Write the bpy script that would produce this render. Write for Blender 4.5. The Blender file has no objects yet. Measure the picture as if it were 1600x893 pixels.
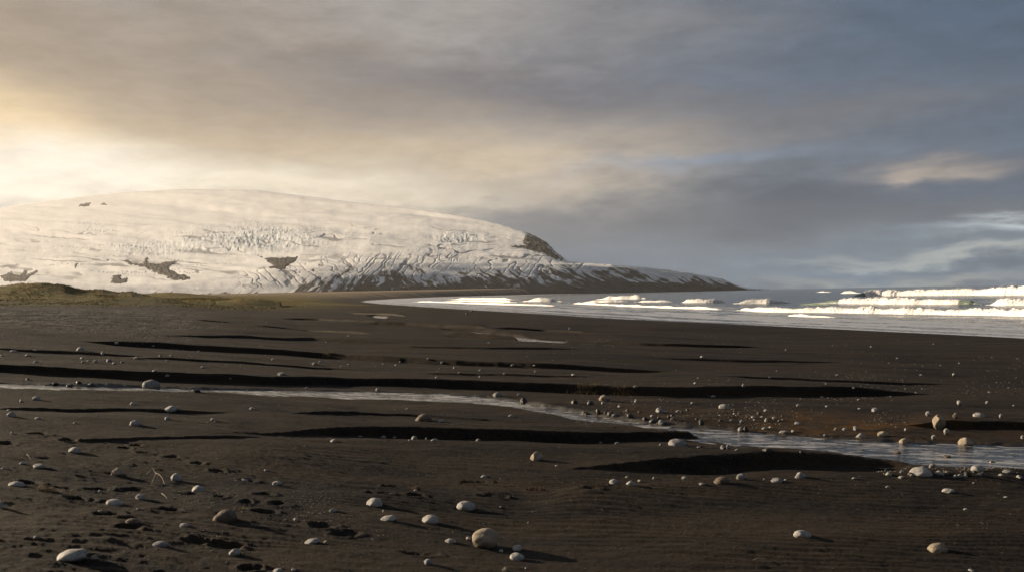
import bpy, math, random
import numpy as np
from mathutils import Matrix, Vector

random.seed(7)
rng = np.random.default_rng(11)
S = bpy.context.scene
C = S.collection
R = math.radians

# ------------------------------------------------------------------ camera
FPX, CX, CY = 1422.2, 800.0, 446.5
ROLL = math.atan(0.0185)
YH = 458.6                      # where the sea horizon crosses the middle column
ZC = 1.7
SEA = -1.5
_p = math.atan((YH - CY) / FPX)
_f = np.array([0, math.cos(_p), math.sin(_p)])
_z = np.array([0, -math.sin(_p), math.cos(_p)])
_x = np.array([1.0, 0, 0])
_r = math.cos(ROLL) * _x - math.sin(ROLL) * _z
_u = math.cos(ROLL) * _z + math.sin(ROLL) * _x


def ray(px, py):
    """direction through a photo pixel, scaled so that its y is 1"""
    px = np.asarray(px, float); py = np.asarray(py, float)
    d = _f[:, None] + _r[:, None] * ((px - CX) / FPX).ravel() + _u[:, None] * ((CY - py) / FPX).ravel()
    return d / d[1]


def hor(px):
    return YH - 0.0185 * (np.asarray(px, float) - 800.0)


cam_d = bpy.data.cameras.new('camera')
cam = bpy.data.objects.new('camera', cam_d)
C.objects.link(cam)
cam_d.lens = 32; cam_d.sensor_width = 36
cam_d.clip_start = 0.05; cam_d.clip_end = 40000
cam.matrix_world = Matrix(((_r[0], _u[0], -_f[0], 0), (_r[1], _u[1], -_f[1], 0), (_r[2], _u[2], -_f[2], ZC), (0, 0, 0, 1)))
S.camera = cam

# ------------------------------------------------------------------ noise
def _hash(ix, iy, seed):
    h = (ix.astype(np.int64) * 374761393 + iy.astype(np.int64) * 668265263 + seed * 1442695041) & 0xFFFFFFFF
    h = ((h ^ (h >> 13)) * 1274126177) & 0xFFFFFFFF
    h = h ^ (h >> 16)
    return (h & 0xFFFF) / 65535.0


def vn(x, y, seed=0):
    x = np.asarray(x, float); y = np.asarray(y, float)
    ix = np.floor(x); iy = np.floor(y)
    fx = x - ix; fy = y - iy
    fx = fx * fx * fx * (fx * (fx * 6 - 15) + 10); fy = fy * fy * fy * (fy * (fy * 6 - 15) + 10)
    a = _hash(ix, iy, seed); b = _hash(ix + 1, iy, seed); c = _hash(ix, iy + 1, seed); d = _hash(ix + 1, iy + 1, seed)
    return (a + (b - a) * fx) * (1 - fy) + (c + (d - c) * fx) * fy


def fbm(x, y, seed=0, o=4, gain=0.5):
    s = 0; a = 1; n = 0
    for k in range(o):
        c, q = math.cos(k * 0.7), math.sin(k * 0.7)
        s = s + a * vn((x * c - y * q) * 2 ** k + 13.7 * k, (x * q + y * c) * 2 ** k - 7.1 * k, seed + k); n += a; a *= gain
    return s / n * 2 - 1


def sstep(a, b, x):
    t = np.clip((x - a) / (b - a), 0, 1)
    return t * t * (3 - 2 * t)


# ------------------------------------------------------------------ the lie of the land
SHORE = np.array([(70, -400), (55, -100), (45, 0), (37, 25), (30, 53), (23, 74), (14, 99), (6.5, 131), (-6, 178), (-24, 250), (-50, 358),
                  (-85, 520), (-112, 700), (-128, 1000), (-118, 1400), (-20, 2000), (60, 2500), (150, 3100), (150, 9000)], float)


def shore_sd(x, y):
    best = np.full(x.shape, 1e12); sgn = np.ones(x.shape)
    for (ax, ay), (bx, by) in zip(SHORE[:-1], SHORE[1:]):
        ex, ey = bx - ax, by - ay
        t = np.clip(((x - ax) * ex + (y - ay) * ey) / (ex * ex + ey * ey), 0, 1)
        dx = x - ax - t * ex; dy = y - ay - t * ey
        d = dx * dx + dy * dy
        s = np.where(ex * (y - ay) - ey * (x - ax) > 0, 1.0, -1.0)
        m = d < best
        best = np.where(m, d, best); sgn = np.where(m, s, sgn)
    return np.sqrt(best) * sgn


def base(x, y, sd=None):
    if sd is None:
        sd = shore_sd(x, y)
    p = np.maximum(sd, 0)
    z = np.where(sd < 0, np.maximum(SEA + 0.05 * sd, SEA - 5), SEA + 1.25 * (1 - np.exp(-p / 14)) + 0.0075 * np.minimum(p, 150))
    z = z - .030 * np.clip(x, -25, 18) * sstep(90, 40, y) * sstep(6, 26, sd) * sstep(-5, 5, y)
    z = z + 1.0 * (1 - np.exp(-np.clip(sd - 41, 0, 500) / 16)) * sstep(700, 200, y)
    z = z + 0.0065 * np.clip(y - 80, 0, 2600) * sstep(4, 60, sd)
    return z


def march(px, py, fn, d0=2.5, d1=9000):
    """where the rays through photo pixels meet the surface z = fn(x, y)"""
    d = ray(px, py)
    n = d.shape[1]
    Y = np.geomspace(d0, d1, 420)
    x = d[0][:, None] * Y; y = np.ones((n, 1)) * Y; z = ZC + d[2][:, None] * Y
    below = z - fn(x, y) < 0
    k = np.where(below.any(1), below.argmax(1), len(Y) - 1)
    lo = Y[np.maximum(k - 1, 0)]; hi = Y[k]
    for _ in range(18):
        m = (lo + hi) / 2
        b = ZC + d[2] * m - fn(d[0] * m, m) < 0
        hi = np.where(b, m, hi); lo = np.where(b, lo, m)
    m = (lo + hi) / 2
    return d[0] * m, m, ZC + d[2] * m


class Line:
    """a line across the beach, traced once and kept as depth over bearing"""
    def __init__(self, pts, n=90, dz=0.0):
        p = np.array(pts, float)
        self.px = np.linspace(p[0, 0], p[-1, 0], n)
        py = np.interp(self.px, p[:, 0], p[:, 1])
        py = np.convolve(np.pad(py, 3, 'reflect', reflect_type='odd'), np.ones(7) / 7, 'valid')
        self.py = py
        self.x, self.y, self.z = march(self.px, py, lambda a, b: base(a, b) + dz)
        self.t = self.x / self.y
        self.t0, self.t1 = self.t[0], self.t[-1]

    def at(self, t):
        return np.interp(t, self.t, self.y)

    def fade(self, t, f=0.06):
        f0, f1 = f if isinstance(f, tuple) else (f, f)
        L = self.t1 - self.t0
        return sstep(self.t0, self.t0 + L * f0, t) * (1 - sstep(self.t1 - L * f1, self.t1, t))


# (top edge traced, face height in photo pixels at its ends, reach before, reach beyond (m), fade)
BANKS = [
    (Line([(100, 530), (200, 535), (300, 540), (400, 546), (535, 553), (700, 562), (850, 569), (950, 573), (1070, 577)]), 8.5, 2.2, 7.0, .12),
    (Line([(-160, 570), (0, 575), (100, 580), (250, 589), (400, 594), (600, 597), (800, 601), (900, 605), (1000, 611), (1150, 613), (1350, 616), (1470, 618)]), 14, 1.3, 3.5, .10),
    (Line([(330, 682), (430, 676), (500, 671), (580, 668), (700, 670), (900, 676), (1050, 678), (1120, 680), (1175, 690)]), 19, .8, 1.3, (.42, .05)),
    (Line([(860, 730), (960, 724), (1030, 719), (1160, 716), (1300, 718), (1400, 721), (1425, 723)]), 24, .6, .6, (.45, .07)),
    (Line([(1405, 664), (1500, 664), (1600, 667), (1760, 672)]), 15, .9, 2.5, .22),
    (Line([(380, 510), (400, 511), (540, 523), (590, 528)]), 5, 3, 8, .2),
    (Line([(560, 505), (640, 508), (749, 514), (770, 516)]), 6, 4, 12, .15),
    (Line([(690, 521), (740, 524), (822, 529), (835, 531)]), 6, 3, 6, .15),
    (Line([(765, 516), (850, 519), (930, 525)]), 4, 4, 9, .15),
    (Line([(920, 534), (1000, 539), (1100, 543), (1200, 547)]), 4, 4, 9, .2),
    (Line([(540, 489), (590, 491), (640, 495)]), 3.5, 7, 14, .2),
    (Line([(80, 690), (150, 686), (300, 683), (430, 684)]), 4, .4, .8, .2),
    (Line([(300, 505), (380, 507), (470, 514)]), 3.5, 3, 8, .2),
    (Line([(430, 498), (500, 499), (600, 503)]), 3.5, 5, 12, .2),
    (Line([(-40, 549), (100, 553), (240, 560)]), 3.5, 2, 4, .25),
    (Line([(230, 520), (420, 527), (650, 539)]), 3.5, 2.5, 5, .25),
    (Line([(600, 540), (760, 546), (920, 551)]), 3.5, 2.5, 5, .25),
    (Line([(180, 561), (380, 568), (580, 577)]), 3.5, 2, 4, .25),
    (Line([(640, 582), (800, 587), (960, 592)]), 3.5, 2, 4, .25),
    (Line([(1000, 560), (1160, 566), (1330, 569)]), 3, 2, 5, .25),
    (Line([(1100, 590), (1300, 596), (1500, 599)]), 3, 2, 4, .25),
    (Line([(-40, 640), (180, 640), (380, 646)]), 5, .8, 1.6, .25),
    (Line([(430, 646), (640, 650), (820, 660)]), 4, .8, 1.6, .25),
]
WID = {3: .75, 11: .9, 12: .9, 13: .9, **{k: .9 for k in range(14, 23)}}
UPS = {2: .16, 3: .22}      # share of a bank's height that stands above the sand beyond it
# lit crests of low sand swells nearer than the hollows: (line, height m, reach nearer, reach beyond)
CRESTS = [
    (Line([(280, 692), (500, 691), (700, 691), (900, 694), (1100, 701), (1200, 707), (1400, 714)]), .05, .9, .30),
    (Line([(800, 778), (905, 772), (1000, 766), (1100, 758), (1200, 753), (1300, 749), (1450, 746), (1700, 748)]), .085, .8, .22),
    (Line([(-60, 622), (100, 626), (300, 628), (600, 640)]), .02, 1.5, .5),
    (Line([(-60, 655), (200, 652), (420, 664)]), .03, 1.0, .5),
    (Line([(250, 780), (500, 772), (700, 776), (850, 772)]), .03, .5, .2),
]
ST_FAR = Line([(-700, 580), (-160, 590), (0, 594), (100, 597), (234, 601), (350, 604.5), (480, 606.5), (600, 608.5), (700, 612), (780, 619), (830, 628), (870, 635), (900, 640),
               (950, 649), (1000, 655), (1060, 662), (1120, 667), (1180, 673), (1250, 679), (1350, 685), (1420, 689), (1500, 692), (1600, 696), (1780, 702), (2050, 709), (2450, 716)], 420)
ST_NEAR = Line([(-700, 588), (-160, 599), (0, 603), (100, 607), (234, 610), (350, 613), (480, 617), (600, 621), (700, 627), (780, 632), (830, 639), (870, 646), (900, 652),
                (950, 660), (1000, 666), (1060, 673), (1120, 681), (1180, 696), (1250, 706), (1350, 711), (1420, 716), (1500, 724), (1600, 730), (1780, 741), (2050, 758), (2450, 785)], 420)
_t = np.linspace(-1.05, 1.15, 110)
_ym = (ST_FAR.at(_t) + ST_NEAR.at(_t)) / 2
ST_Z = np.interp(ST_FAR.t, _t, base(_t * _ym, _ym)) - 0.045
CREEKS = []
for far, near in (([(690, 514), (700, 514), (740, 516.3), (780, 520), (810, 523.7), (830, 527), (862, 529.5), (885, 531)],
                   [(690, 514.6), (700, 516.5), (740, 519.5), (780, 524), (810, 528), (830, 532), (862, 535.5), (885, 532)]),
                  ([(575, 493.5), (585, 492), (600, 492.6), (608, 494.5)], [(575, 494), (585, 495.6), (600, 496.6), (608, 495)])):
    a, b = Line(far, 60), Line(near, 60)
    CREEKS.append((a, b, np.minimum(base(a.x, a.y), base(b.x, b.y)) - 0.06))

# dune ridges at the back of the beach: (depth, skyline in photo pixels, reach nearer, reach beyond)
DUNES = [
    (178, [(-400, 452), (-200, 446), (-60, 449), (0, 446.5), (30, 443.5), (75, 442), (100, 443.5), (118, 448.5), (135, 450.5), (160, 450.5), (185, 456), (205, 454), (222, 459), (250, 466), (262, 475)], 16, 25),
    (138, [(-300, 472), (0, 470), (120, 470), (200, 466), (240, 464), (262, 466.5), (285, 472), (300, 476)], 9, 12),
    (330, [(140, 463), (215, 460), (265, 456.5), (300, 458.5), (340, 462), (360, 468)], 30, 40),
    (158, [(318, 473), (345, 468), (375, 464.5), (405, 466.5), (440, 472)], 8, 10),
    (150, [(285, 474), (300, 470.5), (320, 471.5), (335, 474)], 5, 8),
]

FOOT = [(60, 678, 30), (105, 687, 25), (10, 690, 25), (195, 697, 22), (213, 692, 20), (228, 705, 24), (268, 713, 24), (310, 723, 22), (342, 735, 24),
        (390, 749, 26), (40, 752, 40), (100, 760, 40), (150, 762, 40), (210, 762, 40), (300, 771, 45), (120, 780, 40), (345, 781, 14), (385, 788, 14),
        (415, 774, 26), (437, 790, 28), (415, 803, 30), (505, 822, 40), (540, 832, 42), (200, 825, 40), (310, 845, 40), (170, 805, 45), (350, 850, 45),
        (390, 887, 40), (620, 760, 40), (590, 771, 35), (650, 775, 30), (740, 752, 40), (845, 766, 36), (775, 775, 36), (935, 766, 32),
        (920, 773, 34), (645, 862, 55), (260, 795, 40), ]
_fx, _fy, _fz = march([f[0] for f in FOOT], [f[1] for f in FOOT], base)
FOOT_W = [(x, y, f[2] * y / FPX * .5) for x, y, f in zip(_fx, _fy, FOOT)]


def dents(x, y):
    h = np.zeros(x.shape)
    near = (y > 4) & (y < 13) & (np.abs(x) < 8)
    if not near.any():
        return h
    xs, ys = x[near], y[near]
    w = 0.17 * fbm(xs * 8, ys * 10, 71, 4, .6)
    acc = np.zeros(xs.shape)
    for k, (fx, fy, rw) in enumerate(FOOT_W):
        dx = (xs - fx) / max(rw * 1.15, .05); dy = (ys - fy) / max(.07, rw * .6)
        q = np.sqrt(dx * dx + dy * dy) + w * 4
        acc += -0.028 * (1 - sstep(0.2, 1.05, q)) * (.6 + .8 * vn(xs * 7 + k, ys * 7, 77)) + 0.007 * np.exp(-((q - 1.25) / .25) ** 2)
    h[near] = acc
    return h


def bank_edge(k, t):
    yb = BANKS[k][0].at(t)
    return yb - .09 * np.sqrt(yb / 12) * fbm(t * yb * .33 + 7 * k, t * 0 + k * 3.1, 31 + k, 2)


def height(x, y, full=False):
    """height of the beach; full adds the fine relief"""
    x = np.asarray(x, float); y = np.asarray(y, float)
    sd = shore_sd(x, y)
    b = base(x, y, sd)
    h = b.copy()
    yy = np.where(y > 1.0, y, 1.0)
    t = np.where(y > 1.0, x / yy, 9.0)
    # wandering of the banks
    for k, (ln, hp, l1, l2, fd) in enumerate(BANKS):
        yb = bank_edge(k, t)
        a = hp * yb / FPX * ln.fade(t, fd) * (0.8 + 0.4 * vn(x * .35, t * 0 + k, 5))
        d = y - yb + np.minimum(a, .2) * .30 * fbm(x * 1.1 + y * .6, y * 1.5 - x * .5, 61 + k, 4)
        w = np.maximum(a * WID.get(k, .42), 0.02)
        up = UPS.get(k, .58)
        lo = -(1 - up) * np.exp(np.clip(d, -60, 0) / l1)
        hi = up * np.exp(-np.clip(d, 0, 90) / l2)
        s = sstep(-w, w, d)
        h = h + a * (lo * (1 - s) + hi * s)
    for ln, a, l1, l2 in CRESTS:
        d = y - ln.at(t)
        h = h + a * ln.fade(t, .15) * np.where(d < 0, np.exp(-(d / l1) ** 2), np.exp(-(d / l2) ** 2))
    # dunes
    for k, (D, sk, l1, l2) in enumerate(DUNES):
        m = (y > D - 4 * l1) & (y < D + 4 * l2) & (t < .1) & (t > -1.2)
        if not m.any():
            continue
        p = np.array(sk, float)
        pxx = 800 + t[m] * FPX
        ys = np.interp(pxx, p[:, 0], p[:, 1], left=700, right=700)
        top = ZC + (hor(pxx) - ys) / FPX * D - base(t[m] * D, np.full(m.sum(), float(D)))
        top = np.maximum(top, 0)
        d = y[m] - D + 5 * fbm(x[m] / 14, y[m] / 14, 91 + k, 2)
        prof = np.where(d < 0, np.exp(-(np.abs(d) / l1) ** 1.7), np.exp(-(d / l2) ** 2))
        h[m] = h[m] + top * prof * (1 + 0.20 * fbm(x[m] / 9 + .2 * y[m] / 9, y[m] / 7, 95 + k, 4))
    # broad swells of the sand
    land = sstep(2, 14, sd)
    far = sstep(12, 40, y)
    h = h + land * ((0.034 * fbm(x * .38, y * .8, 3, 3) + .016 * fbm(x * 1.1, y * 2.0, 4, 2)) * (1 - .6 * far) + far * (0.05 + 0.10 * sstep(40, 160, y)) * fbm(x * .09, y * .20, 8, 4)
                    + (.07 + .15 * sstep(10, 30, y)) * fbm((x + .25 * y) * .045, (y + .3 * x) * .30 / (1 + y / 90), 12, 3) * sstep(9, 18, y))
    if full:
        n = (y > 2) & (y < 60) & (np.abs(t) < .8)
        xs, ys = x[n], y[n]
        fall = 1 / (1 + (ys / 22) ** 2)
        rip = np.sin((ys * 1.0 + 0.10 * xs + 0.16 * fbm(xs * .9, ys * 1.6, 21, 3)) * 2 * np.pi / 0.115)
        ripm = sstep(-.6, .2, fbm(xs * .5, ys * .7, 24, 3))
        e = 0.0062 * rip * ripm * np.exp(-((ys - 4) / 10) ** 2) + 0.0085 * fbm(xs * 5, ys * 9, 27, 5, .70) * fall + .012 * fbm(xs * 1.6, ys * 4.2, 28, 4, .6) * sstep(9, 16, ys)
        rough = sstep(-.9, -2.2, xs - (ys - 6) * -.05) * (1 - sstep(8.5, 10.5, ys)) + .55 * np.exp(-((ys - 7.6) / .8) ** 2) * sstep(2.5, .5, xs)
        e = e + np.clip(rough, 0, 1) * (0.007 * np.maximum(fbm(xs * 2.6 + ys, ys * 5.2 - .8 * xs, 33, 5, .6), -.25) + .004 * fbm(xs * 15 + ys * 4, ys * 19 - xs * 3, 35, 3))
        lump = np.exp(-((ys - ST_FAR.at(xs / ys)) / 1.4) ** 2) * sstep(-.02, .08, xs / ys)
        e = e + lump * .02 * fbm(xs * 5, ys * 6, 37, 3)
        h[n] = h[n] + e
    h = h + dents(x, y)
    # stream bed
    m = (y > 4) & (y < 60) & (t > -1.04) & (t < 1.14)
    ym, tm = y[m], t[m]
    wob = ym * .004 * fbm(tm * 70, ym * .9, 41, 3)
    yf, yn = ST_FAR.at(tm), ST_NEAR.at(tm)
    zw = np.interp(tm, ST_FAR.t, ST_Z)
    out = np.maximum(yn - ym, ym - yf) + wob        # <0 inside
    hm = h[m]
    lip = np.exp(-np.clip(out, 0, 9) / .8)
    hm = np.maximum(hm, zw + .012 + (hm - zw - .012) * (1 - lip)) if True else hm
    ins = 1 - sstep(-.12, .16, out)
    bed = zw - .05 + .035 * fbm(tm * ym * 2.2, ym * 3, 45, 3)
    h[m] = hm * (1 - ins) + bed * ins
    for a, b_, z in CREEKS:
        m = (t > a.t0) & (t < a.t1) & (y > 20) & (y < 140)
        if m.any():
            tm, ym = t[m], y[m]
            o = np.maximum(b_.at(tm) - ym, ym - a.at(tm))
            i = 1 - sstep(-.3, .4, o)
            zc = np.interp(tm, a.t, z)
            h[m] = h[m] * (1 - i) + (zc - .05) * i
    return h


EXP = 0.9
# ------------------------------------------------------------------ mesh helpers
def mesh_np(name, verts, faces, attrs=None, smooth=True):
    me = bpy.data.meshes.new(name)
    nv, nf, k = len(verts), len(faces), faces.shape[1]
    me.vertices.add(nv); me.vertices.foreach_set('co', np.ascontiguousarray(verts, np.float32).ravel())
    me.loops.add(nf * k); me.loops.foreach_set('vertex_index', np.ascontiguousarray(faces, np.int32).ravel())
    me.polygons.add(nf); me.polygons.foreach_set('loop_start', np.arange(nf, dtype=np.int32) * k)
    try:
        me.polygons.foreach_set('loop_total', np.full(nf, k, np.int32))
    except Exception:
        pass
    me.update(calc_edges=True)
    if smooth:
        me.polygons.foreach_set('use_smooth', np.ones(nf, bool))
    for n, v in (attrs or {}).items():
        a = me.attributes.new(n, 'FLOAT', 'POINT')
        a.data.foreach_set('value', np.ascontiguousarray(v, np.float32).ravel())
    me.validate()
    return me


def grid_faces(nr, nc, wrap=False, keep=None):
    i = np.arange(nr - 1)[:, None]; j = np.arange(nc if wrap else nc - 1)[None, :]
    j2 = (j + 1) % nc
    f = np.stack([i * nc + j + 0 * i, i * nc + j2, (i + 1) * nc + j2, (i + 1) * nc + j], -1)
    if keep is not None:
        f = f[keep]
    return f.reshape(-1, 4)


def add(name, me, mat=None, parent=None, kind=None, label=None, cat=None, group=None):
    o = bpy.data.objects.new(name, me)
    C.objects.link(o)
    if mat is not None:
        me.materials.append(mat)
    if parent is not None:
        o.parent = parent
    for k, v in (('kind', kind), ('label', label), ('category', cat), ('group', group)):
        if v:
            o[k] = v
    return o


# ------------------------------------------------------------------ materials
class NT:
    def __init__(self, tree):
        self.t = tree; self.n = tree.nodes; self.l = tree.links

    def node(self, typ, **kw):
        n = self.n.new(typ)
        for k, v in kw.items():
            setattr(n, k, v)
        return n

    def put(self, sock, v):
        if isinstance(v, bpy.types.NodeSocket):
            self.l.new(v, sock)
        elif isinstance(v, (tuple, list)) and sock.type == 'RGBA':
            sock.default_value = (*v[:3], 1)
        else:
            sock.default_value = v

    def math(self, op, a, b=0.0, c=None, clamp=False):
        n = self.node('ShaderNodeMath', operation=op, use_clamp=clamp)
        self.put(n.inputs[0], a); self.put(n.inputs[1], b)
        if c is not None:
            self.put(n.inputs[2], c)
        return n.outputs[0]

    def mix(self, f, a, b):
        n = self.node('ShaderNodeMix', data_type='RGBA')
        self.put(n.inputs[0], f); self.put(n.inputs[6], a); self.put(n.inputs[7], b)
        return n.outputs[2]

    def noise(self, vec, scale, detail=3, rough=.55, dist=0.0, out=0):
        n = self.node('ShaderNodeTexNoise')
        if vec is not None:
            self.put(n.inputs['Vector'], vec)
        n.inputs['Scale'].default_value = scale; n.inputs['Detail'].default_value = detail
        n.inputs['Roughness'].default_value = rough; n.inputs['Distortion'].default_value = dist
        return n.outputs[out]

    def scale(self, vec, s):
        n = self.node('ShaderNodeMapping')
        self.put(n.inputs['Vector'], vec); n.inputs['Scale'].default_value = s
        return n.outputs[0]

    def ramp(self, v, a, b, lo=0.0, hi=1.0, smooth=True):
        n = self.node('ShaderNodeMapRange', interpolation_type='SMOOTHSTEP' if smooth else 'LINEAR')
        self.put(n.inputs[0], v)
        for i, q in enumerate((a, b, lo, hi)):
            self.put(n.inputs[i + 1], q)
        return n.outputs[0]

    def attr(self, name):
        return self.node('ShaderNodeAttribute', attribute_name=name).outputs['Fac']

    def bump(self, h, strength, dist, normal=None):
        n = self.node('ShaderNodeBump')
        self.put(n.inputs['Height'], h); n.inputs['Strength'].default_value = strength; n.inputs['Distance'].default_value = dist
        if normal is not None:
            self.l.new(normal, n.inputs['Normal'])
        return n.outputs[0]


def material(name):
    m = bpy.data.materials.new(name); m.use_nodes = True
    t = NT(m.node_tree)
    p = next(n for n in t.n if n.type == 'BSDF_PRINCIPLED')
    return m, t, p


def pos(t):
    return t.node('ShaderNodeNewGeometry').outputs['Position']


# black sand
SAND, t, p = material('black_sand')
P = pos(t)
n1 = t.noise(t.scale(P, (.2, 1.15, 1)), 1.0, 6, .65)
n2 = t.noise(P, 22, 4, .7)
n3 = t.noise(P, 190, 2, .7)
col = t.mix(t.ramp(n1, .40, .60), (.0085, .0085, .0088), (.034, .0255, .0178))
gr = t.noise(P, 42, 6, .8)
col = t.mix(t.ramp(gr, .50, .64, 0, .6), col, (.050, .037, .024))
col = t.mix(t.ramp(gr, .50, .38, 0, .7), col, (.006, .006, .006))
nm = t.noise(t.scale(P, (.7, 1.5, 1)), 5, 6, .72)
col = t.mix(t.ramp(nm, .50, .70, 0, .55), col, (.043, .032, .021))
col = t.mix(t.ramp(n2, .46, .70, 0, .6), col, (.040, .031, .022))
col = t.mix(t.ramp(n3, .58, .74, 0, .65), col, (.12, .10, .08))
gv = t.noise(P, 1.1, 5, .75)
col = t.mix(t.math('MULTIPLY', t.attr('gravel'), t.ramp(gv, .42, .62)), col, (.13, .128, .125))
mo = t.noise(P, .33, 5, .7)
mcol = t.mix(t.ramp(mo, .38, .6), (.26, .18, .065), (.13, .13, .036))
mcol = t.mix(t.ramp(t.noise(P, 1.7, 3, .7), .42, .64, 0, .75), mcol, (.035, .038, .014))
yy_ = t.node('ShaderNodeSeparateXYZ'); t.put(yy_.inputs[0], P)
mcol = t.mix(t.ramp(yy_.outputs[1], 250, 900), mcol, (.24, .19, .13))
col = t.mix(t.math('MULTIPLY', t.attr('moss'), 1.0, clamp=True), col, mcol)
al = t.noise(P, 3.5, 5, .7)
col = t.mix(t.math('MULTIPLY', t.attr('algae'), t.ramp(al, .36, .6), clamp=True), col, (.085, .043, .010))
col = t.mix(t.math('MULTIPLY', t.attr('wet'), .55), col, (.010, .010, .011))
t.put(p.inputs['Base Color'], col)
t.put(p.inputs['Roughness'], t.ramp(t.attr('wet'), 0, 1, .82, .22, False))
t.put(p.inputs['Specular IOR Level'], t.ramp(t.attr('wet'), 0, 1, .10, .5, False))
bh = t.math('ADD', t.math('MULTIPLY', n2, .5), t.math('MULTIPLY', n3, .28))
bh = t.math('ADD', bh, t.math('MULTIPLY', t.noise(t.scale(P, (.5, 2.2, 1)), 5, 4, .6), .8))
b1 = t.bump(bh, .9, .036)
bg = t.bump(t.math('MULTIPLY', t.noise(P, 1.6, 4, .75), t.math('MAXIMUM', t.attr('moss'), t.attr('gravel'))), .9, 1.1, b1)
t.put(p.inputs['Normal'], bg)

# snow and ice with bare rock
ICE, t, p = material('glacier_ice')
P = pos(t)
na = t.noise(t.scale(P, (1, 1, 1.6)), .006, 6, .65)
nb = t.noise(P, .03, 5, .7)
col = t.mix(t.ramp(na, .35, .7), (.86, .855, .84), (.92, .915, .90))
col = t.mix(t.math('MULTIPLY', t.attr('dirt_shade'), 1.0, clamp=True), col, (.20, .205, .215))
col = t.mix(t.math('MULTIPLY', t.attr('blue'), t.ramp(nb, .35, .65), clamp=True), col, (.50, .60, .66))
rock = t.mix(t.ramp(nb, .35, .7), (.040, .039, .038), (.085, .080, .075))
rk = t.ramp(t.attr('rock'), .35, .65)
col = t.mix(rk, col, rock)
t.put(p.inputs['Base Color'], col)
p.inputs['Roughness'].default_value = .85
p.inputs['Specular IOR Level'].default_value = .15
t.put(p.inputs['Normal'], t.bump(t.math('ADD', t.math('MULTIPLY', na, .5), t.math('MULTIPLY', nb, .25)), .35, 12))

ROCK, t, p = material('bare_rock')
P = pos(t)
na = t.noise(P, .02, 6, .7); nb = t.noise(P, .09, 4, .7)
col = t.mix(t.ramp(na, .35, .7), (.034, .032, .031), (.085, .078, .070))
t.put(p.inputs['Base Color'], col)
p.inputs['Roughness'].default_value = .9; p.inputs['Specular IOR Level'].default_value = .15
t.put(p.inputs['Normal'], t.bump(t.math('ADD', na, t.math('MULTIPLY', nb, .4)), .9, 12))

# sea water with foam
def water_mat(name, body, foamcol, rough=.12):
    m, t, p = material(name)
    P = pos(t)
    f1 = t.noise(t.scale(P, (.55, .28, 1)), 1.0, 6, .72, .6)
    f2 = t.noise(P, 3.2, 4, .7)
    ff = t.math('ADD', t.math('MULTIPLY', f1, .7), t.math('MULTIPLY', f2, .3))
    th = t.math('SUBTRACT', 1.0, t.attr('foam'))
    thr = t.ramp(th, 0, 1, .22, .80, False)
    fm = t.ramp(t.math('SUBTRACT', ff, thr), -.05, .07)
    t.put(p.inputs['Base Color'], t.mix(fm, t.mix(t.attr('thin'), body, (.16, .20, .165)), foamcol))
    t.put(p.inputs['Roughness'], t.ramp(fm, 0, 1, rough, .8, False))
    p.inputs['IOR'].default_value = 1.33
    bb = t.math('ADD', t.math('MULTIPLY', f1, .6), t.math('MULTIPLY', f2, .4))
    t.put(p.inputs['Normal'], t.bump(bb, .5, .35))
    return m


SEAM = water_mat('sea_water', (.035, .05, .052), (.42, .445, .50))
WAVEM = water_mat('breaking_water', (.055, .085, .075), (.78, .77, .765))
_wp = next(n for n in WAVEM.node_tree.nodes if n.type == 'BSDF_PRINCIPLED')
_wp.inputs['Subsurface Weight'].default_value = .25
_wp.inputs['Subsurface Radius'].default_value = (.5, .5, .5); _wp.inputs['Subsurface Scale'].default_value = .8

STREAM, t, p = material('stream_water')
P = pos(t)
w0 = t.noise(t.scale(P, (.9, 3.2, 1)), 2.6, 6, .72, .8)
fm = t.math('MULTIPLY', t.ramp(w0, .47, .62), t.attr('rapid_glint'))  # white streaks: rapids foam plus sky glitter put into the water colour
t.put(p.inputs['Base Color'], t.mix(fm, (.018, .018, .018), (.62, .60, .58)))
t.put(p.inputs['Roughness'], t.ramp(fm, 0, 1, .06, .6, False)); p.inputs['IOR'].default_value = 1.33
w1 = t.noise(t.scale(P, (2.2, 5.0, 1)), 1.5, 4, .6, .5)
w2 = t.noise(t.scale(P, (1, 2.6, 1)), 9, 3, .6)
t.put(p.inputs['Normal'], t.bump(t.math('ADD', w1, t.math('MULTIPLY', w2, .3)), .45, .04))


def stone_mat(name, lo, hi, speck, rough=.75):
    m, t, p = material(name)
    o = t.node('ShaderNodeObjectInfo').outputs['Random']
    tc = t.node('ShaderNodeTexCoord').outputs['Object']
    P = pos(t)
    n = t.noise(tc, 2.4, 5, .65); s = t.noise(P, 160, 3, .7); q = t.noise(P, 34, 4, .7)
    c = t.mix(t.ramp(n, .3, .7), lo, hi)
    c = t.mix(t.ramp(o, 0, 1, 0, .35, False), c, speck)
    c = t.mix(t.ramp(s, .52, .7, 0, .6), c, speck)
    c = t.mix(t.ramp(q, .48, .66, 0, .55), c, speck)
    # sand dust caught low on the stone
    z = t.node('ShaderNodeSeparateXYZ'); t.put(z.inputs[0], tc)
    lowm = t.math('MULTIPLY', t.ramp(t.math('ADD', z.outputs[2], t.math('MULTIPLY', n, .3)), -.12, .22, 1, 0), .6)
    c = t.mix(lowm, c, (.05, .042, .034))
    t.put(p.inputs['Base Color'], c); p.inputs['Roughness'].default_value = rough
    p.inputs['Specular IOR Level'].default_value = .3
    t.put(p.inputs['Normal'], t.bump(t.math('ADD', n, t.math('ADD', t.math('MULTIPLY', s, .25), t.math('MULTIPLY', q, .35))), .5, .02))
    return m


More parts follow.
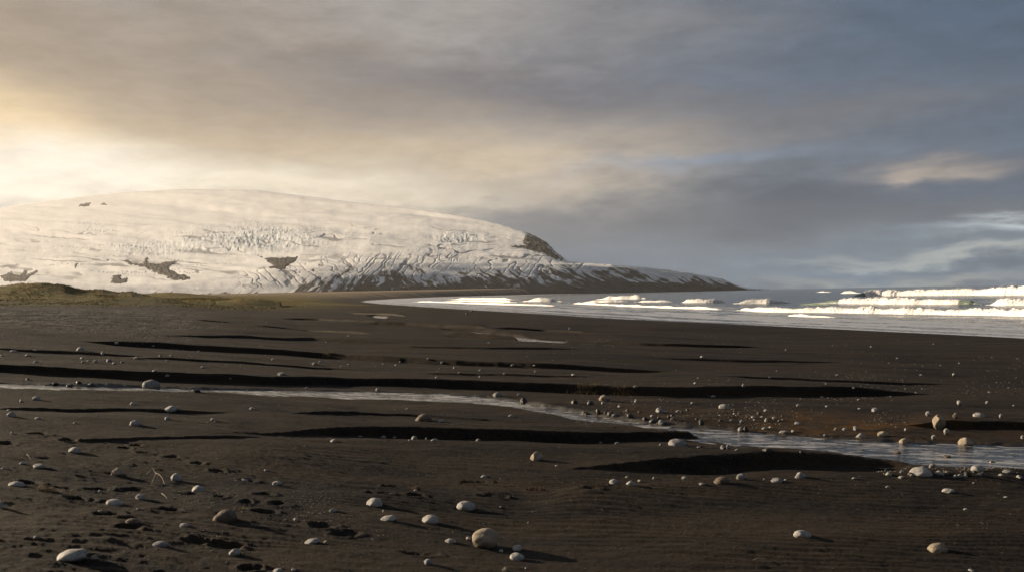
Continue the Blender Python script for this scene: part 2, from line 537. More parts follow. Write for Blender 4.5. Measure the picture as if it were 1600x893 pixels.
STONES = {'pale': stone_mat('pale_stone', (.30, .29, .275), (.47, .455, .43), (.15, .145, .14)),
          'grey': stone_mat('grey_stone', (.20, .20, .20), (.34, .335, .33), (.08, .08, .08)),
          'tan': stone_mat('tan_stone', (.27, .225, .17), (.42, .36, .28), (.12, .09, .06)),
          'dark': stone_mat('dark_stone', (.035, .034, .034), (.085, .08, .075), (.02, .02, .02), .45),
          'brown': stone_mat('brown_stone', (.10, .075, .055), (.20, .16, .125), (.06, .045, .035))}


def plain(name, c, rough=.8):
    m, t, p = material(name)
    n = t.noise(pos(t), 60, 3, .6)
    t.put(p.inputs['Base Color'], t.mix(n, tuple(v * .6 for v in c), c)); p.inputs['Roughness'].default_value = rough
    return m


# ------------------------------------------------------------------ ground sheet
def polar_axes():
    near = np.geomspace(.25, 4.6, 26)[:-1]
    r = [4.6]
    while r[-1] < 8500:
        D = r[-1]
        px = D * D / (1.7 * FPX)
        lim = .0065 if D < 330 else .02
        r.append(D + min(px * 1.0, lim * D))
    r = np.concatenate([near, r])
    fine = np.arctan((np.arange(-300, 1901, 1.75) - 800) / FPX)
    left = np.linspace(-math.pi, fine[0], 70)[:-1]
    right = np.linspace(fine[-1], math.pi, 70)[1:-1]
    return r, np.concatenate([left, fine, right])


rr, aa = polar_axes()
# the rows crowd together along every cut bank so that its edge stays clean
base_i = np.arange(len(rr), dtype=float)
extra = 6
ncol = len(aa)
RR = np.zeros((len(rr) + extra * len(BANKS), ncol))
offs = np.linspace(-6, 6, 25)
for c, a_ in enumerate(aa):
    ac = min(max(a_, -.68), .68)
    cs = math.cos(ac); tc_ = np.array([math.tan(ac)])
    Ys = [rr]
    eb = []
    for k in range(len(BANKS)):
        yb = float(bank_edge(k, tc_)[0]); sb = max(BANKS[k][1] * yb / FPX * .42, .02) * .6
        eb.append((yb, sb)); Ys.append(yb + offs * sb)
    Y_ = np.sort(np.concatenate(Ys)); Y_ = Y_[(Y_ >= rr[0]) & (Y_ <= rr[-1])]
    F_ = np.interp(Y_, rr, base_i)
    for yb, sb in eb:
        F_ = F_ + extra / (1 + np.exp(-np.clip((Y_ - yb) / sb, -40, 40)))
    RR[:, c] = np.interp(np.linspace(F_[0], F_[-1], RR.shape[0]), F_, Y_) / cs
rr = RR[:, 0]
A_, R_ = np.broadcast_to(aa, RR.shape), RR
GX = np.sin(A_) * R_; GY = np.cos(A_) * R_
GZ = height(GX, GY, True)
sdG = shore_sd(GX, GY)
tG = np.where(GY > 1, GX / np.maximum(GY, 1), 9)
pxG = 800 + tG * FPX
moss = np.clip(sstep(105, 150, GY + 25 * fbm(GX / 30, GY / 30, 51, 3)) * sstep(14, 40, sdG + 14 * fbm(GX / 40, GY / 25, 52, 3)), 0, 1)
moss = moss * np.clip(.55 + sstep(300, 700, GY) + .75 * fbm(GX / 16, GY / 12, 53, 4) + sstep(110, 170, GY) * .6, 0, 1)
gravel = sstep(26, 36, GY) * (1 - sstep(90, 130, GY)) * sstep(-.32, -.44, tG + .06 * fbm(GX / 14, GY / 9, 55, 3))
sf = ST_FAR.at(tG)
bar = np.exp(-((GY - sf - 1.1) / 1.5) ** 2) * sstep(.05, .12, tG) * (GY > 3)
algae = bar * sstep(.24, .30, tG) * (1 - sstep(.44, .52, tG)) * sstep(-.5, .3, fbm(GX * 1.3, GY * 1.3, 57, 3)) + .25 * bar * sstep(.08, .14, tG)
inner = np.maximum(ST_NEAR.at(tG) - GY, GY - sf)
wet = np.clip(sstep(3.0, .3, sdG + 1.2 * fbm(GX / 6, GY / 10, 59, 3)) * sstep(30, 45, GY) + sstep(.22, -.05, inner) * (GY > 3) * (np.abs(tG) < .8), 0, 1)
me = mesh_np('beach', np.stack([GX, GY, GZ], -1).reshape(-1, 3), grid_faces(len(rr), len(aa), wrap=True)[:, ::-1],
             {'moss': moss, 'gravel': gravel, 'algae': algae, 'wet': wet})
add('beach', me, SAND, kind='structure')
del me


# ------------------------------------------------------------------ stream and creeks
def ribbon(name, a, b, z, mat, k=14, grow=.35):
    t = np.linspace(a.t0, a.t1, 800)
    yf, yn = a.at(t) + grow, b.at(t) - grow
    zz = np.interp(t, a.t, z)
    w = np.linspace(0, 1, k)[:, None]
    y = yn * (1 - w) + yf * w
    x = t * y
    zq = zz + 0 * y + .006 * fbm(x * 3, y * 5, 61, 3)
    me = mesh_np(name, np.stack([x, y, zq], -1).reshape(-1, 3), grid_faces(k, len(t)), {'rapid_glint': np.interp(800 + x / y * FPX, [0, 300, 800, 1100, 1300], [1, .95, .85, .75, .7])})
    return add(name, me, mat, kind='structure')


ribbon('stream', ST_FAR, ST_NEAR, ST_Z, STREAM, 18)
for a, b, z in CREEKS:
    ribbon('creek_water', a, b, z, STREAM, 8, .25)

# ------------------------------------------------------------------ sea
sm = lambda v, k: np.convolve(np.pad(v, k // 2, 'edge'), np.ones(k) / k, 'valid')


def sea_z(x, y):
    r = np.hypot(x, y)
    a = sstep(0, 40, -shore_sd(x, y))
    return SEA + a * (.10 * fbm(x / 7, y / 11, 81, 3) + .22 * fbm(x / 26 + .3, y / 60, 83, 2) * sstep(60, 200, r)) + .02


r = [20.0]
while r[-1] < 8500:
    D = r[-1]
    r.append(D + min(D * D / (3.2 * FPX) * .55, .03 * D))
r = np.array(r)
a = np.concatenate([np.arctan((np.arange(500, 1690, 1.6) - 800) / FPX), np.linspace(R(33), R(175), 60)])
A_, R_ = np.meshgrid(a, r)
X = np.sin(A_) * R_; Y = np.cos(A_) * R_
sd = -shore_sd(X, Y)
Z = sea_z(X, Y)
pxs = 800 + np.where(Y > 1, X / np.maximum(Y, 1), 9) * FPX
n = fbm(X / 9, Y / 16, 87, 4)
# wash lines: foam left along curves that follow the water's edge
ph = sd + 2.2 * fbm(X / 18, Y / 30, 88, 3)
lines = np.exp(-((ph - 4.5) / .8) ** 2) * .55 + np.exp(-((ph - 1.0) / .5) ** 2) * .4 + np.exp(-((ph - 13) / 1.5) ** 2) * .25
streaks = np.exp(-((np.mod(ph + 3 * n, 6.5) - 3.2) / 1.0) ** 2)
foam = (.24 + .26 * streaks) * (1 - sstep(26, 75, sd + 10 * n)) * sstep(3, 8, sd) + lines * 1.3 + (.08 + .25 * streaks) * (1 - sstep(70, 170, sd)) + .12 * (1 - sstep(100, 300, sd))
foam = foam + .30 * sstep(260, 700, Y) * (1 - sstep(120, 260, sd))
foam = np.clip(foam + .24 * n, 0, .85)
keep = (sd > -6)
kf = (keep[:-1, :-1] | keep[1:, :-1] | keep[1:, 1:] | keep[:-1, 1:])
f = grid_faces(len(r), len(a), keep=kf)[:, ::-1]
me = mesh_np('sea', np.stack([X, Y, Z], -1).reshape(-1, 3), f, {'foam': foam, 'thin': np.zeros(X.shape)})
add('sea', me, SEAM, kind='structure')

# breaking waves: base line traced on the water, (height px), the stretches of it that are white water
WAVES = [
    ([(1330, 463), (1354, 462), (1450, 461), (1500, 460.7), (1600, 460.2), (1720, 460)], [(1330, 3), (1354, 8), (1380, 11), (1480, 11), (1530, 10), (1580, 14), (1650, 17), (1720, 12)],
     [(1352, 1500, 1), (1500, 1578, .9), (1580, 1720, 1)], 'long far white breaker stretched along the right of the horizon'),
    ([(1260, 474.2), (1313, 474.4), (1447, 474.8), (1500, 475), (1536, 475.1)], [(1260, 2), (1313, 9), (1330, 12), (1440, 10), (1496, 9), (1530, 6)],
     [(1310, 1450, 1), (1450, 1500, .85)], 'white breaker with a green end, just before the longest far one'),
    ([(1534, 476.5), (1570, 477), (1600, 477), (1720, 478)], [(1534, 5), (1550, 12), (1600, 14), (1720, 13)],
     [(1534, 1720, 1)], 'short tall white breaker cut off by the right edge of the photo'),
    ([(1142, 485), (1200, 487.5), (1300, 489), (1450, 491), (1600, 494.5), (1720, 497)], [(1142, 4), (1160, 7), (1200, 9), (1400, 11), (1600, 13), (1720, 13)],
     [(1142, 1720, 1)], 'longest line of white surf nearest the beach on the right'),
    ([(1222, 493), (1250, 495), (1320, 496.5)], [(1222, 3), (1240, 7), (1290, 5), (1320, 2)], [(1222, 1320, 1)], 'small low roll of surf nearest the wet sand'),
    ([(885, 474), (960, 478), (1060, 482), (1140, 484.5)], [(885, 2), (900, 5), (1000, 5), (1100, 6), (1140, 4)], [(885, 1140, .95)], 'thin long line of surf in the middle, nearest the sand there'),
    ([(928, 467.5), (960, 467.3), (1020, 466.6)], [(928, 4), (945, 8), (1000, 7), (1020, 3)], [(928, 1012, 1)], 'farthest white breaker right below the headland'),
    ([(910, 472), (950, 471.8), (990, 471.4)], [(910, 3), (930, 6), (975, 5), (990, 2)], [(910, 984, 1)], 'small white breaker in front of the farthest one below the headland'),
    ([(984, 472.3), (1030, 472.3), (1060, 472)], [(984, 3), (1000, 5), (1045, 5), (1060, 2)], [(984, 1060, 1)], 'short white breaker between two others below the headland'),
    ([(1056, 473), (1100, 472.8), (1145, 472.2)], [(1056, 4), (1075, 8), (1125, 7), (1145, 2)], [(1056, 1140, 1)], 'white breaker below the tip of the headland'),
    ([(1146, 474), (1200, 473.6), (1245, 472.8)], [(1146, 4), (1165, 9), (1220, 7), (1245, 2)], [(1146, 1236, 1)], 'white breaker just right of the headland tip'),
    ([(812, 471), (850, 470.9), (882, 470.4)], [(812, 3), (845, 8), (870, 5), (882, 2)], [(812, 880, 1)], 'leftmost white breaker below the dark slope of the headland'),
    ([(690, 470), (760, 471), (810, 472)], [(690, 2), (740, 4), (800, 4), (810, 2)], [(690, 810, .9)], 'faint low breaker at the left end of the surf'),
    ([(1274, 456.3), (1290, 456.2), (1300, 456)], [(1274, 2), (1286, 5), (1300, 2)], [(1274, 1300, 1)], 'tiny far whitecap below the horizon'),
    ([(640, 471), (720, 473.5), (800, 476), (880, 478.5)], [(640, 1.5), (700, 2.5), (800, 3.5), (880, 2)], [(640, 880, .95)], 'thin low surf line nearest the sand at the left end of the bay'),
    ([(700, 467.2), (760, 467.8), (812, 468.3)], [(700, 1.5), (750, 3.5), (790, 3.5), (812, 2)], [(700, 812, .9)], 'faint farthest surf line at the left end of the bay'),
    ([(1240, 476), (1265, 476.3), (1308, 476.5)], [(1240, 2), (1265, 4), (1290, 5), (1308, 3)], [(1300, 1308, .3)], 'smooth dark swell about to break, left of the white breaker with a green end'),
    ([(1306, 458.5), (1330, 458.2), (1350, 458)], [(1306, 2), (1320, 6), (1345, 5), (1350, 2)], [(1310, 1346, .8)], 'small far breaker with a dark back just left of the longest far one'),
]
PROF = np.array([(-.55, -.25), (-.45, .0), (-.40, .22), (-.33, .45), (-.20, .72), (-.02, .92), (.2, 1.0), (.5, .97), (.9, .80), (1.4, .58), (2.0, .38), (2.8, .18), (3.8, .02), (4.6, -.25)])
for k, (bl, hs, fs, lab) in enumerate(WAVES):
    bl = np.array(bl, float); hs = np.array(hs, float)
    px = np.arange(bl[0, 0], bl[-1, 0], .8)
    py = sm(np.interp(px, bl[:, 0], bl[:, 1]), 41)
    x, y, z = march(px, py, lambda q, w: np.full(q.shape, SEA))
    hp = np.interp(px, hs[:, 0], hs[:, 1])
    H = (1.0 if k < 4 else .9) * hp * y / FPX * (1 + .30 * fbm(px / 34, px * 0, 150 + k, 3))
    ends = sstep(0, 26, px - px[0] + 5 * fbm(px / 5, px * 0, 190 + k, 2)) * sstep(0, 26, px[-1] - px + 5 * fbm(px / 5, px * 0, 191 + k, 2))
    ends = np.clip(ends, 0, 1) * (.82 + .3 * fbm(px / 12, px * 0, 195 + k, 3))
    H = H * (.10 + .90 * ends)
    tx = np.gradient(np.convolve(np.pad(x, 12, 'edge'), np.ones(25) / 25, 'valid')); ty = np.gradient(np.convolve(np.pad(y, 12, 'edge'), np.ones(25) / 25, 'valid'))
    L = np.hypot(tx, ty) + 1e-9
    nx, ny = -ty / L, tx / L                      # seaward is to the right of or beyond the crest line
    sg = np.sign(nx * .9 + ny * .45 + 1e-9); sg = np.sign(np.median(sg))
    nx, ny = nx * sg, ny * sg
    m = 34
    uu = np.interp(np.linspace(0, 1, m), np.linspace(0, 1, len(PROF)), PROF[:, 0])
    vv = np.interp(np.linspace(0, 1, m), np.linspace(0, 1, len(PROF)), PROF[:, 1])
    fo = np.zeros(len(px))
    for q0, q1, am in fs:
        fo = np.maximum(fo, am * sstep(q0 - 4, q0 + 4, px) * (1 - sstep(q1 - 6, q1 + 6, px)))
    U = uu[:, None] * H; V = vv[:, None] * H
    wx = x[None] / 1.0; s_ = np.cumsum(np.hypot(np.gradient(x), np.gradient(y)))
    Hm = max(np.median(H), .3)
    lump = fbm(s_[None] / (Hm * .22) + 0 * U, (uu + vv)[:, None] / .22 + .5 * fbm(s_[None] / Hm, 0 * U, 7, 2), 160 + k, 4)
    amp = H * .20 * fo * np.exp(-((uu[:, None] - .1) / .7) ** 2)
    U = U - amp * np.maximum(lump, -.5) * .9
    V = V + amp * lump * .75 + H * .07 * fbm(s_[None] / (Hm * .3) + 0 * U, uu[:, None] * 4, 170 + k, 2) * fo
    meander = Hm * 1.1 * fbm(s_ / (Hm * 9), 0 * s_, 180 + k, 3)
    U = U + meander
    vx = x + nx * U; vy = y + ny * U; vz = SEA - .05 + V
    fa = fo * np.where(uu[:, None] < .35, 1.0, np.clip(1.0 - (uu[:, None] - .35) * .42, .25, 1)) + 0 * U
    thin = (1 - fo) * np.exp(-((uu[:, None] - 0.0) / .45) ** 2)
    if Hm > .45:
        ns = int(len(px) * 2.2)
        pick = rng.choice(len(px), ns, p=(fo * H + 1e-6) / (fo * H + 1e-6).sum())
        rw = rng.integers(int(m * .25), int(m * .62), ns)
        sx_ = vx[rw, pick] + rng.normal(0, .2, ns) * Hm; sy_ = vy[rw, pick] + rng.normal(0, .2, ns) * Hm
        sz_ = vz[rw, pick] + np.abs(rng.normal(0, .16, ns)) * H[pick]
        sr = rng.uniform(.015, .05, ns) * Hm
        oc = np.array([(1, 0, 0), (-1, 0, 0), (0, 1, 0), (0, -1, 0), (0, 0, 1), (0, 0, -1)], float)
        of = np.array([(0, 2, 4), (2, 1, 4), (1, 3, 4), (3, 0, 4), (2, 0, 5), (1, 2, 5), (3, 1, 5), (0, 3, 5)])
        SV = (np.stack([sx_, sy_, sz_], -1)[:, None, :] + oc[None] * sr[:, None, None] * rng.uniform(.6, 1.5, (ns, 6, 1))).reshape(-1, 3)
        spray = (SV, (of[None] + (np.arange(ns) * 6)[:, None, None]).reshape(-1, 3))
    else:
        spray = None
    o = add('breaking_wave', mesh_np('breaking_wave', np.stack([vx, vy, vz], -1).reshape(-1, 3), grid_faces(m, len(px)), {'foam': np.clip(fa, 0, 1), 'thin': thin}),
            WAVEM, label=lab, cat='wave', group='waves breaking along the shore')
    if spray:
        add('spray', mesh_np('spray', spray[0], spray[1], {'foam': np.ones(len(spray[0])), 'thin': np.zeros(len(spray[0]))}), WAVEM, parent=o, kind='stuff')

# ------------------------------------------------------------------ glacier
DA, DB, DY0 = .28, .12, 2900.0        # the ice dome leans towards the viewer and the sun: z = DA*(y-DY0) + DB*x
SKY = np.array([(-260, 352), (-100, 334), (0, 325), (60, 316), (130, 307), (200, 300), (290, 295), (400, 297), (480, 307), (560, 317), (640, 325.5), (700, 334), (760, 345), (800, 356), (820, 363),
                (850, 379), (868, 395), (885, 407), (900, 409.5), (950, 413), (1000, 417), (1050, 422.5), (1100, 430), (1128, 434.5), (1140, 440), (1152, 446), (1168, 449.5), (1200, 451.2), (1212, 454)])
APR = np.array([(-260, 470), (0, 452), (150, 449), (250, 444), (330, 436), (400, 428), (480, 417), (570, 410), (700, 411), (850, 414), (885, 413), (950, 418), (1000, 421), (1100, 433), (1140, 442), (1212, 454.5)])
TOE = np.array([(-260, 474), (0, 462), (300, 459), (560, 459.5), (900, 459), (1212, 455.5)])
DTOE = np.array([(-260, 2800), (0, 2700), (500, 2450), (900, 2650), (1212, 3300)])
gpx = np.arange(-260, 1213, 1.0)
ysky = np.interp(gpx, SKY[:, 0], SKY[:, 1]); yap = np.interp(gpx, APR[:, 0], APR[:, 1]); ytoe = np.interp(gpx, TOE[:, 0], TOE[:, 1]) + 3
sm = lambda v, k: np.convolve(np.pad(v, k // 2, 'edge'), np.ones(k) / k, 'valid')
ysky = sm(ysky, 9) + .5 * fbm(gpx / 9, gpx * 0, 201, 3); yap = sm(yap, 31); ytoe = sm(ytoe, 31)
yap = np.maximum(yap, ysky + 1.5)
ytoe = np.maximum(ytoe, yap + 2)
dtoe = sm(np.interp(gpx, DTOE[:, 0], DTOE[:, 1]), 61)
n1, n2 = 70, 150
rows_y, rows_d = [], []
tt = (gpx - 800) / FPX
dap = dtoe + (ytoe - yap) * 5.5 + 10
for q in np.linspace(0, 1, n1)[:-1]:
    rows_y.append(ytoe + (yap - ytoe) * q)
    rows_d.append(dtoe + (dap - dtoe) * (.45 * q + .55 * q ** 2.4))


def dome_depth(y):
    e = (hor(gpx) - y) / FPX
    return DA * DY0 / np.maximum(DA + DB * tt - e, .05)


d0 = dome_depth(yap)
for q in np.linspace(0, 1, n2):
    yq = yap + (ysky - yap) * q
    dq = dome_depth(yq) + (dap - d0) * (1 - q) ** 2
    dq = dq + 40 * np.clip(q - .86, 0, 1) / .14 * ((q - .86) / .14 if q > .86 else 0)
    rows_y.append(yq); rows_d.append(np.maximum(dq, rows_d[-1] + .5))
PY = np.array(rows_y); PD = np.array(rows_d); PX = np.broadcast_to(gpx, PY.shape)
# fall away behind the skyline
d = ray(PX, PY)
GXm = (d[0].reshape(PY.shape)) * PD; GZm = ZC + d[2].reshape(PY.shape) * PD; GYm = PD.copy()

# ---- surface relief and what covers it, laid out on the slope
q = (ytoe - PY) / np.maximum(ytoe - yap, 1)          # 0 at the toe, 1 at the top of the apron
inap = sstep(1.15, .95, q)
bend = PX - np.interp(PX, [400, 560, 640, 800, 950], [-1.3, -.8, .7, 1.5, 2.4]) * (PY - 430) + 7 * fbm(PX / 36, PY / 14, 211, 3)
streak = .65 * fbm(bend / 5.5, PY / 17, 213, 4) + .55 * fbm(PX / 26, PY / 11, 214, 3)
fine = fbm(bend / 2.4, PY / 5, 215, 3)
# bare rock on the steep front, more of it to the right
lvl = np.interp(gpx, [-260, 330, 430, 560, 650, 760, 900, 1000, 1090, 1130, 1160, 1212], [-.6, -.6, -.35, -.05, .12, .18, .22, .32, .50, .75, 1.2, 1.5])
prof = 1 - q
rock = (lvl + 1.35 * (prof - .52) + .95 * streak + .42 * fine) * 1.0
rock = np.where(q > 1.02, -1, rock)
rock = rock - .8 * sstep(.10, .0, q) * sstep(760, 560, PX)
rock = rock + 1.6 * sstep(.58, .30, q) * sstep(930, 1010, PX)
# crevasses curving round the apron (thin dark lines) and lines across the dome
wob = fbm(PX / 30, PY / 12, 217, 3)
arc = np.abs(vn((PX * .9 - 1.0 * (PY - 440) * np.sign(560 - PX) * .9 + 10 * wob) / 9, PY / 34 + wob, 219) - .5)
crev = sstep(.060, .012, arc) * sstep(.25, .6, q) * sstep(1.5, 1.0, q) * sstep(330, 420, PX) * (1 - sstep(880, 960, PX))
curl = np.abs(vn((PX + 5 * np.sin((PY - 400) / 5) + 4 * wob) / 11, PY / 22, 221) - .5)
crev = np.maximum(crev, .9 * sstep(.06, .015, curl) * np.exp(-((PY - 402) / 7) ** 2) * sstep(490, 540, PX) * (1 - sstep(700, 760, PX)))
flow = np.abs(vn(PX / 90 + .4 * wob, (PY - .05 * (PX - 430)) / 4.2 + 1.3 * wob, 223) - .5)
long_ = sstep(.10, .02, flow) * sstep(.2, .55, vn(PX / 50, PY / 7, 225)) * sstep(338, 372, PY) * sstep(-.55, -.1, fbm(PX / 110, PY / 26, 226, 2)) * sstep(1.0, 1.25, q)
crev = np.maximum(crev, 1.0 * long_)
icef = np.exp(-((PX - 400) / 95) ** 2 - ((PY - 374) / 19) ** 2) + .8 * np.exp(-((PX - 715) / 42) ** 2 - ((PY - 373) / 8) ** 2) + .6 * np.exp(-((PX - 250) / 70) ** 2 - ((PY - 388) / 12) ** 2) \
    + .45 * np.exp(-((PX - 690) / 45) ** 2 - ((PY - 390) / 6) ** 2) + .35 * np.exp(-((PX - 140) / 30) ** 2 - ((PY - 353) / 6) ** 2)
ser = fbm(PX / 4.5, PY / 4.5, 227, 3)
crev = np.maximum(crev, sstep(.34, .55, ser + .2 * fbm(PX / 16, PY / 10, 228, 2)) * np.clip(icef * 1.2, 0, 1) * .95)
dirt_shade = np.clip(.85 * crev + .22 * sstep(-.1, .6, fbm(PX / 34, (PY - .04 * PX) / 5, 229, 4)) * sstep(345, 420, PY) + .35 * inap * sstep(-.2, .5, fine) * sstep(400, 480, PX), 0, 1)  # shade inside the crevasses put into the ice colour, plus random grime
blue = np.clip(icef * .75 + .35 * inap * sstep(500, 700, PX), 0, .9)
pitch = PD / FPX
bumpz = pitch * (1.4 * fbm(PX / 60, PY / 22, 231, 3) + 3.4 * fbm(PX / 170, (PY - .05 * PX) / 15, 232, 3) + .30 * fbm(PX / 14, PY / 6, 233, 3) * sstep(335, 375, PY)) * sstep(0, 6, PY - ysky) * sstep(0, 8, ytoe - PY)
bumpz = bumpz - pitch * (.9 * crev + .9 * icef * (ser < .1) * .4) - pitch * .9 * sstep(.3, .7, rock) + pitch * .6 * icef * ser
GZm = GZm + bumpz
rock01 = np.clip(.5 + rock * .9, 0, 1)
# back side
back = []
for bd, bz in ((300, 60), (700, 300), (1200, 1500)):
    bx = GXm[-1] + 0; by = GYm[-1] + bd; back.append((bx + .25 * bd * tt, by, np.maximum(GZm[-1] - bz, -30.0)))
front = (GXm[0] * .995, GYm[0] * .995, np.full(gpx.shape, -25.0))
VX = np.vstack([front[0][None], GXm] + [b[0][None] for b in back]); VY = np.vstack([front[1][None], GYm] + [b[1][None] for b in back]); VZ = np.vstack([front[2][None], GZm] + [b[2][None] for b in back])
ext = lambda v: np.vstack([v[:1], v, v[-1:], v[-1:], v[-1:]])
me = mesh_np('glacier', np.stack([VX, VY, VZ], -1).reshape(-1, 3), grid_faces(VX.shape[0], VX.shape[1]),
             {'rock': ext(rock01), 'dirt_shade': ext(dirt_shade), 'blue': ext(blue)})
add('glacier', me, ICE, kind='structure')


# ---- rock that pokes through the ice: each outcrop a lump of its own lying in the slope
def outcrop(poly, lab, sharp=1.0, seed=0, thick=26, cut=.0):
    poly = np.array(poly, float)
    x0, y0 = poly.min(0) - 8; x1, y1 = poly.max(0) + 8
    st = .55
    xs = np.arange(x0, x1, st); ys = np.arange(y0, y1, st)
    QX, QY = np.meshgrid(xs, ys)
    wx = QX + 2.4 * sharp * fbm(QX / 8, QY / 5, seed, 5, .65); wy = QY + 1.8 * sharp * fbm(QX / 8, QY / 5, seed + 9, 5, .65)
    ins = np.zeros(QX.shape, bool); dist = np.full(QX.shape, 1e9)
    for (ax, ay), (bx, by) in zip(poly, np.roll(poly, -1, 0)):
        c = ((ay > wy) != (by > wy)) & (wx < (bx - ax) * (wy - ay) / (by - ay + 1e-12) + ax)
        ins ^= c
        ex, ey = bx - ax, by - ay
        t = np.clip(((wx - ax) * ex + (wy - ay) * ey) / (ex * ex + ey * ey), 0, 1)
        dist = np.minimum(dist, np.hypot(wx - ax - t * ex, wy - ay - t * ey))
    s = np.where(ins, dist, -dist)
    # the slope under each point: look it up in the glacier grid by column and photo row
    ci = np.clip(np.round(QX - gpx[0]).astype(int), 0, len(gpx) - 1)
    D = np.zeros(QX.shape); lift = np.zeros(QX.shape)
    for c in np.unique(ci):
        m = ci == c
        o = np.argsort(PY[:, c])
        D[m] = np.interp(QY[m], PY[o, c], PD[o, c]); lift[m] = np.interp(QY[m], PY[o, c], bumpz[o, c])
    rise = np.clip(s, -4, 3) / 3
    rise = rise + .6 * fbm(QX / 3.2, QY / 2.4, seed + 21, 4) * (s > -1.5) - (cut + .2) * sstep(.2, .5, fbm((QX - QY) / 6, QY / 3, seed + 30, 4)) * 1.6
    d = ray(QX, QY)
    D2 = D - thick * rise                       # proud of the ice towards the viewer where it shows
    px_, py_, pz_ = d[0].reshape(QX.shape) * D2, D2, ZC + d[2].reshape(QX.shape) * D2 + lift
    keep = (s > -3)
    kf = keep[:-1, :-1] & keep[1:, :-1] & keep[1:, 1:] & keep[:-1, 1:]
    f = grid_faces(len(ys), len(xs), keep=kf)[:, ::-1]
    used, inv = np.unique(f, return_inverse=True)
    v = np.stack([px_, py_, pz_], -1).reshape(-1, 3)[used]
    me = mesh_np('rock_outcrop', v, inv.reshape(-1, 4))
    add('rock_outcrop', me, ROCK, label=lab, cat='rock outcrop', group='dark rocks showing through the glacier')


outcrop([(192, 409), (200, 407), (206, 412), (224, 414), (227, 402), (231, 402), (230, 412), (245, 412), (262, 408), (278, 406), (270, 413), (264, 421), (276, 427), (297, 433), (298, 437), (270, 437), (250, 428), (232, 421), (205, 415)],
        'largest dark rock outcrop in the white ice, a forked wedge on the left', .7, 301, 34)
outcrop([(402, 398), (412, 402), (430, 402), (444, 401), (466, 400), (462, 407), (448, 414), (445, 420), (438, 423), (419, 421), (418, 417), (428, 414), (416, 406)],
        'dark hook-shaped rock outcrop in the middle of the white ice', .7, 303, 30)
outcrop([(121, 322), (126, 319), (134, 317), (142, 317), (139, 322), (130, 323.5)], 'larger of the two dark rocks high near the snowy summit', .35, 305, 40)
outcrop([(157, 320.5), (162, 317), (167, 320), (163, 321.5)], 'smaller of the two dark rocks high near the snowy summit', .3, 307, 40)
outcrop([(798, 385), (808, 381), (815, 382), (822, 366), (836, 371), (852, 380), (866, 394), (882, 408), (868, 406), (846, 397), (826, 390), (812, 387)],
        'dark rocky shoulder streaked with snow on the right edge of the glacier', .9, 309, 26, .55)
outcrop([(0, 432), (10, 428), (18, 420), (20, 428), (30, 431), (38, 420), (44, 420), (40, 430), (56, 419), (59, 421), (50, 432), (40, 441), (8, 441)],
        'row of dark rock spikes low on the ice, farthest left', .7, 311, 30, .2)
outcrop([(172, 440), (176, 430), (188, 429), (190, 434), (200, 432), (197, 440), (184, 443)], 'small dark rock patch low on the ice, above the grassy dunes', .8, 313, 28, .35)
outcrop([(115, 416), (120, 413), (123, 414), (118, 420)], 'tiny dark rock sliver on the ice left of the forked outcrop', .4, 315, 24)
outcrop([(733, 367), (742, 369), (741, 371), (734, 369)], 'tiny dark rock sliver in the blue ice near the right shoulder', .3, 317, 24)
outcrop([(784, 405), (794, 406.5), (793, 408), (785, 407)], 'tiny dark rock sliver on the smooth ice below the right shoulder', .3, 319, 24)

# ------------------------------------------------------------------ stones
def stone_mesh(name, seed, flat=.7, ang=0.0):
    import bmesh
    bm = bmesh.new()
    bmesh.ops.create_icosphere(bm, subdivisions=4, radius=.5)
    rs = np.random.default_rng(seed)
    off = rs.uniform(0, 50, 3); planes = rs.normal(size=(9, 3)); planes /= np.linalg.norm(planes, axis=1)[:, None]
    lim = rs.uniform(.80, .98, 9) * .5
    sk = rs.uniform(-.18, .18, 2)
    c = np.array([tuple(v.co) for v in bm.verts])
    if ang > 0:
        for pl, l in zip(planes, lim):
            d = c @ pl
            l2 = l * (1 - .22 * ang)
            c = c - np.where(d > l2, (d - l2) * (.55 + .4 * ang), 0)[:, None] * pl
    dn = c / .5
    n = fbm(dn[:, 0] * 1.1 + off[0] + dn[:, 2], dn[:, 1] * 1.1 + off[1] - dn[:, 2] * .7, seed, 3)
    n2 = fbm(dn[:, 0] * 4 + off[1] + dn[:, 2] * 3, dn[:, 1] * 4 + off[2] - dn[:, 2] * 2, seed + 5, 2)
    c = c * (1 + .13 * n + .018 * n2 * (1 + 2 * ang))[:, None]
    c[:, 2] *= 1 + sk[0] * c[:, 0] * 2; c[:, 1] *= 1 + sk[1] * c[:, 0] * 2
    for v, q in zip(bm.verts, c):
        v.co = q
    for f in bm.faces:
        f.smooth = True
    me = bpy.data.meshes.new(name); bm.to_mesh(me); bm.free()
    return me


PROTO = {}
for kind, m in STONES.items():
    PROTO[kind] = []
    for s in range(5):
        me = stone_mesh('stone', 400 + s * 7 + len(kind), ang=(.15, .45, .25, .8, .55)[s] if kind in ('pale', 'grey') else (.2, .5, .9, .4, .7)[s])
        me.materials.append(m); PROTO[kind].append(me)

